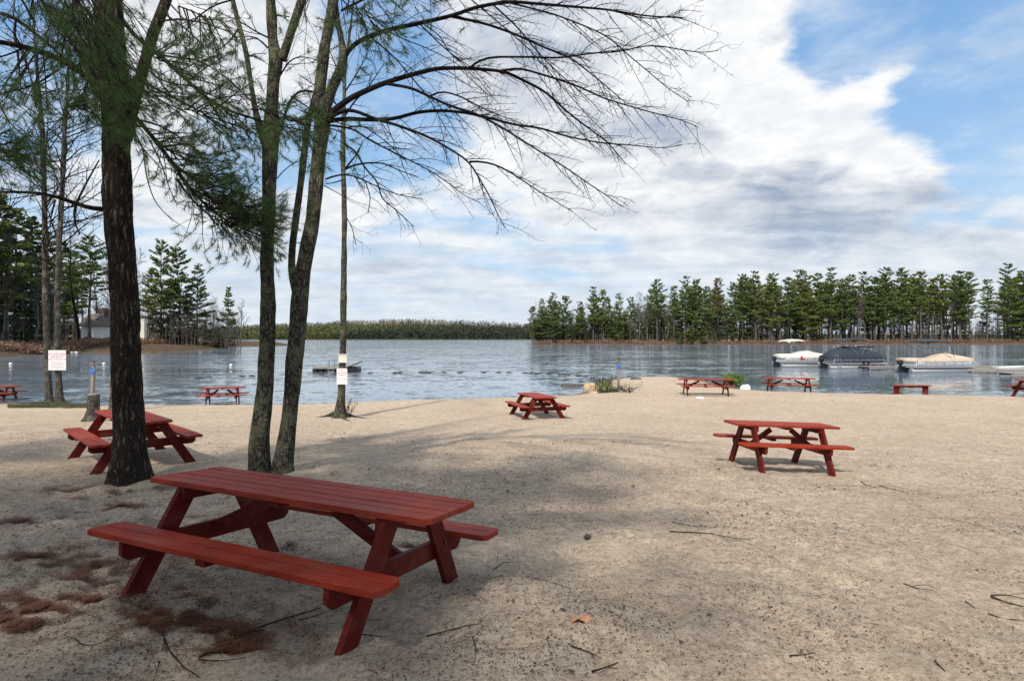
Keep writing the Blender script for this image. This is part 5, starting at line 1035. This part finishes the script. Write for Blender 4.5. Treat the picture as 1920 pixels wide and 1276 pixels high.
# ================================================================== BUOYS, ROPE, RAFT
def ball(name, r, mat, parent=None, loc=(0, 0, 0)):
    import bmesh
    b = bmesh.new(); bmesh.ops.create_uvsphere(b, u_segments=16, v_segments=10, radius=r); me = bpy.data.meshes.new(name); b.to_mesh(me); b.free(); o = link(name, me, mat, parent, True); o.location = loc; return o
for px, py, lab in ((20, 683.5, 'white mooring ball near the left edge, above the cut-off table'), (433, 686, 'white mooring ball between the headland and the maple trunks'), (195, 683, 'white mooring ball just left of the thick pine')):
    g = onz(px, py, ZW); t = thing('mooring_buoy', lab, 'buoy', g, 0, 'white mooring buoys'); ball('ball', .17, MAT['white'], t, (0, 0, .07)); b = MB(); b.tube([(0, 0, .22), (0, 0, .30)], .02, 6); b.build('eye', MAT['black'], t); b = MB(); b.tube([(0, 0, .07), (0, 0, .10)], .175, 16); b.build('band', MAT['blue'], t)
fl = [(371, 709), (379, 708.6), (392, 707), (454, 705.5), (472, 704.8), (603, 702), (628, 701), (694, 699.5), (740, 699), (750, 699), (790, 698.5), (797, 698.5), (804, 698.5), (832, 698.3), (863, 698.3), (907, 698.3), (935, 698.4), (954, 698.5), (985, 699.5), (996, 700), (1006, 700.5), (1030, 701.5), (1052, 702.5), (1064, 703.2), (1085, 705.2), (1098, 706.5), (1112, 708.2)]
proto = None
for i, (px, py) in enumerate(fl):
    g = onz(px, py, ZW)
    if proto is None:
        b = MB(); b.tube([(-.17, 0, .03), (-.13, 0, .03), (.13, 0, .03), (.17, 0, .03)], [.03, .075, .075, .03], 10); b.tube([(-.30, 0, .03), (-.17, 0, .05)], .02, 5); b.tube([(.17, 0, .05), (.30, 0, .03)], .02, 5); proto = b.build('rope_float', MAT['black'], None, True); o = proto
    else: o = proto.copy(); COL.objects.link(o)
    o.location = g; o.rotation_euler = (0, 0, random.uniform(-.2, .2)); tag(o, 'small dark float on the swimming-area rope', 'float', 'floats on the swimming-area rope')
rp_ = [tuple(onz(a, b_, ZW) + Vector((0, 0, .0))) for a, b_ in [(330, 711)] + fl[::2] + [(1135, 711)]]; tb = TB(); p = resample(rp_, .6, 1); tb.tube(p, .014, 4); tag(tb.build('float_rope', MAT['post']), 'thin rope line carrying the floats round the swimming area', 'rope')
# swimming raft
g = onz(618, 697, ZW); rd = thing('swim_raft', 'wooden swimming raft with ladder on black floats, out behind the slender tree', 'raft', (g.x, g.y, ZW), R(2)); k = g.y / F
b = MB()
for i in range(13): b.box(((-30 + 4.7 * i + 2.2) * k, .9, .44), (4.5 * k, 2.3, .06), None, .006)
b.build('deck', MAT['deckwood'], rd); b = MB(); b.box((0, -.27, .36), (60 * k, .05, .12)); b.box((0, 2.05, .36), (60 * k, .05, .12)); b.build('frame', MAT['post'], rd)
for i in range(6):
    b = MB(); x = (-27 + 10.5 * i) * k; b.box((x, .9, .12), (9.2 * k, 2.0, .40), None, .06); b.build('float', MAT['black'], rd)
b = MB(); 
for x in (-1.0, 9.5): b.tube([((x) * k, -.30, -.2), (x * k, -.30, .95), (x * k, .0, 1.05), (x * k, .12, .45)], .028, 6)
for z in (.05, .3): b.tube([(-1.0 * k, -.30, z), (9.5 * k, -.30, z)], .025, 6)
b.build('ladder', MAT['alu'], rd)
b = MB(); b.beam((30 * k, .9, .42), (53 * k, .9, .84), 2.1, .07, (0, 1, 0)); b.build('ramp', MAT['deckwood'], rd); b = MB(); b.box((42 * k, .9, .20), (18 * k, 1.8, .44), None, .06); b.build('float', MAT['black'], rd)

# ================================================================== PONTOON BOATS, DOCKS
def loft_cover(L, W, z0, prof, n=36, m_=18, skirt=.25, seed=0, wr=.02):
    V = []
    for i in range(n + 1):
        t_ = i / n; zt = np.interp(t_, [p_[0] for p_ in prof], [p_[1] for p_ in prof]); ww = W / 2 * (1 - .06 * (2 * abs(t_ - .5)) ** 6)
        for j in range(m_ + 1):
            s = j / m_ * 2 - 1; a = abs(s)
            if a > .82: y = math.copysign(ww, s); z = z0 - skirt * (a - .82) / .18 + .025 * math.sin(i * 1.7 + seed)
            else: y = s / .82 * ww; z = z0 + (zt - z0) * (1 - (a / .82) ** 2.4) ** .75
            d = wr * float(vnoise(t_ * 14 + seed, s * 6, seed)) * (2 if a < .8 else 1); V.append(((t_ - .5) * L, y + d, z + d))
    Fq = [(i * (m_ + 1) + j, (i + 1) * (m_ + 1) + j, (i + 1) * (m_ + 1) + j + 1, i * (m_ + 1) + j + 1) for i in range(n) for j in range(m_)] + [tuple(range(m_ + 1))[::-1], tuple(range(n * (m_ + 1), (n + 1) * (m_ + 1)))]
    return V, Fq
def pontoon(px, py, L, rot, lab, cover, prof, bim, fence, top_x, bimini_raised=True, W=2.3, extras=None):
    g = onz(px, py, ZW); t = thing('pontoon_boat', lab, 'boat', (g.x, g.y, ZW), rot, 'pontoon boats moored off the beach')
    for s in (-1, 1):
        b = MB(); n_ = L / 2; b.tube([(-n_, s * .80, .10), (-n_ + .05, s * .80, .10), (n_ - .9, s * .80, .10), (n_ - .5, s * .80, .15), (n_ - .2, s * .80, .25), (n_, s * .80, .36)], [.18, .30, .30, .26, .17, .04], 16); b.build('pontoon', MAT['alu'], t, True)
    b = MB(); b.box((-.05, 0, .46), (L * .97, W, .10), None, .02); b.build('deck', MAT['panelgrey'], t)
    fl_, fz = L * .86, .52
    for s in (-1, 1):
        b = MB(); b.box((-.05, s * (W / 2 - .06), fz + .33), (fl_, .04, .56), None, .01); sp_ = b.build('side_panel', MAT[fence], t)
        b = MB(); b.tube([(-fl_ / 2, s * (W / 2 - .06), fz + .64), (fl_ / 2, s * (W / 2 - .06), fz + .64)], .022, 6)
        for i in range(7): x = -fl_ / 2 + fl_ * i / 6; b.box((x - .05, s * (W / 2 - .032), fz + .33), (.035, .03, .62))
        b.box((-.05, s * (W / 2 - .034), fz + .14), (fl_, .022, .05)); b.build('rail', MAT['alu'], t)
    for s in (-1, 1):
        b = MB(); b.box((s * fl_ / 2 - .05, 0, fz + .33), (.04, W - .14, .56), None, .01); b.build('end_panel', MAT[fence], t)
    for s in (-1, 1):
        b = MB(); b.box((-.05, s * (W / 2 - .03), fz + .20), (fl_ * .98, .016, .20)); b.build('stripe', MAT['navy' if cover == 'navy' else 'panelgrey'], t)
    V, Fq = loft_cover(L * .93, W + .04, fz + .66, prof, seed=int(px) % 17); b = MB(); b.add(V, Fq); b.build('cover', MAT[cover], t, True)
    # outboard
    b = MB(); b.box((-L / 2 - .28, 0, .86), (.46, .40, .42), None, .10); b.build('engine_cowl', MAT['black'], t); b = MB(); b.box((-L / 2 - .26, 0, .35), (.22, .16, .75), None, .03); b.box((-L / 2 - .05, 0, .45), (.34, .5, .12)); b.build('engine_leg', MAT['black'], t)
    # bimini
    x0, x1, zt = bim
    b = MB()
    for s in (-1, 1):
        y = s * (W / 2 - .05); b.tube([(top_x, y, fz + .64), (x0, y, zt - .14)], .018, 5); b.tube([(top_x + .1, y, fz + .64), (x1, y, zt - .14)], .018, 5)
    for x in (x0, (x0 + x1) / 2, x1): b.tube([(x, -W / 2 + .05, zt - .14), (x, -W / 2 + .25, zt - .02), (x, 0, zt + .03), (x, W / 2 - .25, zt - .02), (x, W / 2 - .05, zt - .14)], .018, 5)
    b.build('canopy_frame', MAT['alu'] if cover != 'beige' else MAT['black'], t)
    V = []
    for i in range(13):
        tt_ = i / 12; x = x0 + (x1 - x0) * tt_; sag = .07 * math.sin(math.pi * tt_) - (.14 if i in (0, 12) else 0)
        for j in range(9): s = j / 4 - 1; V.append((x, s * (W / 2 - .02), zt + .03 + sag - .16 * abs(s) ** 3))
    Fq = [(i * 9 + j, (i + 1) * 9 + j, (i + 1) * 9 + j + 1, i * 9 + j + 1) for i in range(12) for j in range(8)]; V2 = V + [(x, y, z - .03) for x, y, z in V]; F2 = Fq + [tuple(k_ + len(V) for k_ in f)[::-1] for f in Fq]
    if bimini_raised: b = MB(); b.add(V2, F2); b.build('canopy', MAT[bimini_raised], t, True)
    return t
pf = [(0, 1.32), (.25, 1.36), (.42, 1.62), (.6, 1.66), (.8, 1.42), (1, 1.26)]
c1 = pontoon(1503, 687, 5.4, .10, 'pontoon boat under a cream cover with a raised cream canopy, farthest left', 'cream', pf, (-2.0, -.2, 2.75), 'panel', .6, 'cream')
b = MB(); b.box((-.7, -1.17, .95), (.22, .03, .36)); b.box((-.55, -1.175, .85), (.4, .02, .12)); b.build('red_mark', MAT['mark_red'], c1)
c2 = pontoon(1598, 690, 6.0, .12, 'pontoon boat under a dark navy cover, middle of the three', 'navy', [(0, 1.3), (.12, 1.9), (.3, 2.15), (.5, 2.1), (.75, 1.85), (.92, 1.6), (1, 1.3)], (-1.6, .9, 2.85), 'panelgrey', 0, 'navy')
b = MB(); b.box((1.7, .3, 2.1), (1.7, .5, .14), None, .05); b.build('rolled_canopy', MAT['navy'], c2)
b = MB(); b.tube([(-2.3, -1.2, -.1), (-2.35, -1.2, 1.3), (-2.5, -.9, 1.35)], .03, 6); b.tube([(-2.0, -1.2, -.1), (-2.05, -1.2, 1.0)], .03, 6)
for z in (.1, .4): b.tube([(-2.3, -1.2, z), (-2.0, -1.2, z)], .025, 6)
b.build('boarding_ladder', MAT['alu'], c2)
for x in (.3, .8):
    b = MB(); b.tube([(x, -1.25, .75), (x, -1.25, .15)], [.09, .09], 8); b.build('fender', MAT['black'], c2)
c3 = pontoon(1752, 697, 6.2, .16, 'pontoon boat under a beige cover with an open black canopy frame, nearest right', 'beige', [(0, 1.22), (.30, 1.26), (.42, 1.52), (.62, 1.72), (.8, 1.5), (1, 1.3)], (-2.2, .4, 2.75), 'panel', .9, 'black')
def dock(a, b_, w_, lab, z=.30):
    A_ = onz(a[0], a[1], ZW); B_ = onz(b_[0], b_[1], ZW); d = B_ - A_; L = d.length; rz = math.atan2(d.y, d.x); t = thing('dock', lab, 'dock', (A_.x, A_.y, ZW), rz)
    b = MB(); n_ = int(L / .16); [b.box(((i + .5) * L / n_, w_ / 2, z), (L / n_ - .012, w_, .045)) for i in range(n_)]; b.build('deck', MAT['deckwood'], t)
    b = MB(); b.box((L / 2, .02, z - .12), (L, .05, .18)); b.box((L / 2, w_ - .02, z - .12), (L, .05, .18)); b.build('frame', MAT['post'], t)
    for i in range(int(L / 2.5) + 1):
        b = MB(); x = min(L - .1, .1 + i * 2.5); b.tube([(x, -.03, -.8), (x, -.03, z + .25)], .035, 6); b.build('pile', MAT['alu'], t); b = MB(); b.tube([(x, w_ + .03, -.8), (x, w_ + .03, z + .25)], .035, 6); b.build('pile', MAT['alu'], t)
dock((1630, 693.5), (1678, 692.5), 1.3, 'short grey dock between the navy boat and the beige boat')
dock((1800, 697.5), (1990, 702), 1.3, 'long low wooden dock running from the beige boat to the right edge')
dock((1818, 692.5), (2000, 694.5), 1.0, 'second dock finger behind the long wooden dock', .34)
dock((1897, 708), (2000, 709), 1.6, 'near dock section with pale boards at the right edge', .32)
g = onz(1893, 695.8, ZW); V, Fq = hull(3.0, 1.2, .38); b = MB(); b.add(V, Fq); t = thing('dinghy', 'small white boat lying by the docks at the right edge', 'boat', (g.x, g.y, ZW + .02), .1); b.build('hull', MAT['white'], t, True); b = MB(); b.box((-.5, 0, .32), (.3, 1.05, .05)); b.box((.5, 0, .32), (.3, .9, .05)); b.build('thwart', MAT['deckwood'], t)

# ================================================================== LITTER ON THE SAND
rng = np.random.default_rng(99)
def scatter_bits(x, y, size, mat, name, label, cat='litter'):
    n = len(x); z = gz(x, y); s_ = size[:, None]; a = rng.uniform(0, 6.3, n); V = []
    for k, (aa, rr) in enumerate(((0, 1.0), (1.9, .7), (3.3, 1.1), (4.9, .6))):
        an = a + aa + rng.normal(0, .35, n); r_ = size * rr * rng.uniform(.5, 1.3, n); V.append(np.stack([x + np.cos(an) * r_, y + np.sin(an) * r_, z + .002 + rng.uniform(0, .9, n) * size], 1))
    V = np.stack(V, 1).reshape(-1, 3); tag(link(name, arr_mesh(name, V, np.arange(n * 4).reshape(n, 4)), MAT[mat]), label, cat, kind='stuff')
n = 420000; y = 1.7 + 17 * rng.random(n) ** 1.2; x = rng.uniform(-1, 1, n) * (y * .95 + .6); zone = np.exp(-((x - .2) / 2.6) ** 2 - ((y - 8.6) / 2.6) ** 2); dn_ = fbm(x / 1.3, y / 1.3, 61, 4) + .5 * vnoise(x / .28, y / .28, 62) + .55 * zone + np.where(x < -2, .12, 0) - np.clip((y - 8) / 9, 0, 1) * .45 * (1 - zone) - .12
k = dn_ > rng.uniform(-.3, .75, n); x, y = x[k], y[k]
scatter_bits(x, y, (.0035 + .0085 * rng.random(len(x)) ** 3.0) * (1 + (rng.random(len(x)) > .985) * 1.3) * (1 + np.clip(y - 5, 0, 8) * .07), 'litter', 'bud_scale_litter', 'dark specks of bud scales and bark bits strewn on the near sand')
seg_ = rng.integers(2, len(SH) - 2, 16000); tt_ = rng.random(16000)[:, None]; pw_ = SH[seg_] * (1 - tt_) + SH[seg_ + 1] * tt_; off = np.abs(rng.normal(0, .35, 16000)) + .25 + .5 * (fbm(pw_[:, 0] / 4, pw_[:, 1] / 4, 91, 3) + .3)
dd_ = SH[seg_ + 1] - SH[seg_]; dd_ /= np.linalg.norm(dd_, axis=1)[:, None]; pw_ = pw_ + np.stack([dd_[:, 1], -dd_[:, 0]], 1) * off[:, None]
kk_ = sdist(pw_[:, 0], pw_[:, 1]) > .1; scatter_bits(pw_[kk_, 0], pw_[kk_, 1], rng.uniform(.008, .028, kk_.sum()), 'litter', 'wrack_line', 'thin dark line of washed-up bits along the water edge')
def needle_patch(spots):
    V = []
    for px, py, rx, ry, n in spots:
        m_ = n; a = rng.uniform(0, 6.3, m_); r_ = np.abs(rng.normal(0, 1.05, m_)); X_ = px + rx * r_ * np.cos(a) + ry * .6 * r_ * np.sin(a); Y_ = py + ry * r_ * np.sin(a) - .10 * (X_ - px)
        keep = 1.5 * fbm(X_ / 30, Y_ / 9, 71, 4) + .30 * (.8 - r_) > rng.uniform(.0, .35, m_); X_, Y_ = X_[keep], Y_[keep]
        for u_, v_ in zip(X_, Y_): p = onz(u_, v_, 0 if v_ > 1000 else -.1); V.append((p.x, p.y))
    V = np.array(V); z = gz(V[:, 0], V[:, 1]) + rng.uniform(.002, .034, len(V)); a = rng.uniform(0, 6.3, len(V)); L = rng.uniform(.025, .055, len(V)); dx, dy = np.cos(a) * L, np.sin(a) * L; w_ = .0024; px_, py_ = -np.sin(a) * w_, np.cos(a) * w_; dz = rng.normal(0, .006, len(V))
    Q = np.stack([np.stack([V[:, 0] - dx - px_, V[:, 1] - dy - py_, z - dz], 1), np.stack([V[:, 0] - dx + px_, V[:, 1] - dy + py_, z - dz], 1), np.stack([V[:, 0] + dx, V[:, 1] + dy, z + dz], 1)], 1).reshape(-1, 3)
    tag(link('fallen_needles', arr_mesh('fallen_needles', Q, np.arange(len(Q)).reshape(-1, 3)), MAT['drypine']), 'rusty drifts of fallen pine needles on the shaded sand at the left', 'needles', kind='stuff')
needle_patch([(222, 940, 45, 10, 3200), (45, 972, 60, 8, 2800), (55, 1040, 42, 11, 3200), (155, 1082, 24, 10, 1300), (75, 1150, 95, 20, 7500), (20, 1168, 40, 12, 3000), (150, 1135, 40, 10, 2200), (350, 1172, 68, 20, 6500), (300, 1190, 30, 10, 1500), (338, 1126, 26, 7, 1100), (55, 1192, 34, 10, 1900), (445, 1222, 45, 10, 1500), (545, 1008, 22, 6, 600), (770, 1005, 40, 7, 700), (240, 905, 60, 6, 900), (480, 862, 60, 5, 900), (620, 866, 50, 5, 600), (360, 1240, 40, 8, 600), (180, 1050, 230, 110, 16000), (120, 900, 150, 14, 3500), (245, 905, 75, 9, 5000), (505, 893, 70, 7, 3500), (420, 1200, 220, 45, 5000), (330, 960, 160, 30, 2500)])
def twig(pts, r, lab, seed, forks=1.0):
    r *= .72
    r_ = np.random.default_rng(seed); ps = [G(a, b_) for a, b_ in pts]; p = resample([(v.x, v.y, v.z + r * 1.2) for v in ps], .04, 1); p[:, 2] = gz(p[:, 0], p[:, 1]) + r * 1.4 + .006 * r_.random(len(p)); p[:, 2] = np.convolve(np.pad(p[:, 2], 3, 'edge'), np.ones(7) / 7, 'valid'); tb = TB()
    growtree(tb, r_, p, r, r * .4, 0, dict(k=[6, 4, 3], n=[2.2 * forks, 2], t0=[.2, .2], len=[.22, .09], ang=[38, 40], trop=[(0, 0, -.3), (0, 0, -.2)], wob=[.12, .12], seg=[4, 3], rmax=[r * .5, r * .3], rmin=.0012, taper=.4)); b0 = p[0]
    o = tb.build('fallen_twig', MAT['stick'], None, b0); o.location = tuple(b0); tag(o, lab, 'twig', 'fallen twigs on the sand')
tw = [([(374, 1236), (430, 1205), (500, 1180), (560, 1162), (602, 1148)], .011, 'longest fallen stick, running up to the near leg of the foreground table', 3), ([(304, 1203), (312, 1225), (340, 1250), (375, 1272)], .009, 'forked grey twig below the rusty needle drift', 2), ([(372, 1240), (410, 1246), (460, 1243)], .006, 'dark twig lying right of the forked grey twig', 2),
      ([(140, 1212), (158, 1228), (190, 1222), (222, 1200)], .005, 'thin V-shaped twig in the lower left sand', 1), ([(400, 1166), (450, 1158), (500, 1140)], .004, 'thin twig pointing right from the needle drift', 1), ([(310, 1215), (296, 1250), (286, 1276)], .004, 'straight thin twig running to the bottom edge', 1), ([(800, 1198), (850, 1190), (902, 1188)], .006, 'bent twig right of the foreground table leg', 2),
      ([(885, 1214), (893, 1235), (890, 1266)], .004, 'curved hairline twig near the bottom centre', 1), ([(1858, 1112), (1885, 1112), (1925, 1122)], .006, 'upper of two dark twigs at the right edge', 1), ([(1853, 1139), (1880, 1150), (1925, 1152)], .006, 'lower of two dark twigs at the right edge', 1), ([(1858, 1113), (1890, 1126), (1922, 1134)], .009, 'thick grey stick cut off by the right edge', 1),
      ([(1694, 1094), (1715, 1101), (1750, 1103)], .006, 'short bowed twig right of centre in the lower right sand', 1), ([(1614, 904), (1625, 910), (1643, 914)], .009, 'left of two short twigs near the foot of the right table', .5), ([(1650, 912), (1665, 919), (1696, 923)], .008, 'right of two short twigs beyond the right table', .5), ([(1260, 975), (1300, 985), (1345, 993)], .006, 'long thin twig on the pale sand right of centre', 2),
      ([(1255, 1000), (1290, 1002), (1340, 1007), (1405, 1011)], .009, 'longer dark stick just below the thin one right of centre', 2), ([(1000, 1098), (1040, 1101), (1070, 1106)], .005, 'thin straight twig above the brown leaf', 1), ([(1110, 1274), (1135, 1268), (1160, 1258)], .008, 'dark twig at the bottom edge right of centre', 1), ([(1480, 1236), (1505, 1236), (1530, 1232)], .005, 'pair-like twig near the bottom right of centre', 2), ([(1752, 1247), (1765, 1262), (1772, 1268)], .007, 'short stubby twig in the bottom right sand', 0),
      ([(680, 1194), (705, 1198), (728, 1198)], .005, 'short twig just right of the near table leg', .5), ([(560, 1165), (600, 1156), (640, 1143)], .005, 'thin twig beside the longest stick', 2), ([(925, 1070), (945, 1060), (965, 1062)], .005, 'small twig at the edge of the table shadow', 1), ([(1070, 1235), (1098, 1240), (1128, 1250)], .007, 'grey twig below the brown leaf', 1), ([(1810, 1120), (1825, 1128), (1830, 1132)], .006, 'tiny twig left of the two at the right edge', 0)]
for i, (pp, r_, lab, fk) in enumerate(tw): twig(pp, r_, lab, i, fk)
g = G(1101, 1009); pc = thing('pine_cone', 'dark pine cone on the sand right of the foreground table', 'pine cone', (g.x, g.y, g.z + .025), .6); b = MB()
b.tube([(-.035, 0, 0), (-.02, 0, 0), (0, 0, 0), (.02, 0, 0), (.04, 0, 0)], [.008, .020, .024, .018, .004], 9); b.build('core', MAT['litter'], pc, True); b = MB()
for i in range(44):
    t_ = i / 44; a = i * 2.4; rr = .024 * math.sin(math.pi * (t_ * .85 + .12)); x = -.033 + .07 * t_; c_, s__ = math.cos(a), math.sin(a); b.add([(x - .006, c_ * rr - s__ * .006, s__ * rr + c_ * .006), (x - .006, c_ * rr + s__ * .006, s__ * rr - c_ * .006), (x + .012, c_ * (rr + .011), s__ * (rr + .011))], [(0, 1, 2)])
b.build('scales', MAT['litter'], pc)
g = G(1085, 1182); MAT['deadleaf'] = simple('dead_leaf', (.34, .16, .085), .8, 0, .25, 30); V = []; n = 22
for i in range(n): a = i / n * 6.283; r_ = .045 * (1 + .35 * math.cos(5 * a)); V.append((math.cos(a) * r_ * 1.35, math.sin(a) * r_, .012 + .018 * math.sin(a * 3)))
b = MB(); b.add(V + [(0, 0, .004)], [(i, (i + 1) % n, n) for i in range(n)]); b.add([(x, y, z - .001) for x, y, z in V] + [(0, 0, .003)], [((i + 1) % n, i, n) for i in range(n)]); o = b.build('dead_leaf', MAT['deadleaf'], None, fix=False); o.location = g + Vector((0, 0, .004)); tag(o, 'curled orange-brown dead leaf on the sand below centre', 'leaf')
# ------------------------------------------------------------------ drop prototypes never placed
for kd, o in PROTO.items():
    if kd not in used:
        for c in kids(o): bpy.data.objects.remove(c)
        bpy.data.objects.remove(o)
for o in COL.objects:
    if 'H' in o: del o['H']
print('bench', bp_)
print('objects', len(COL.objects))
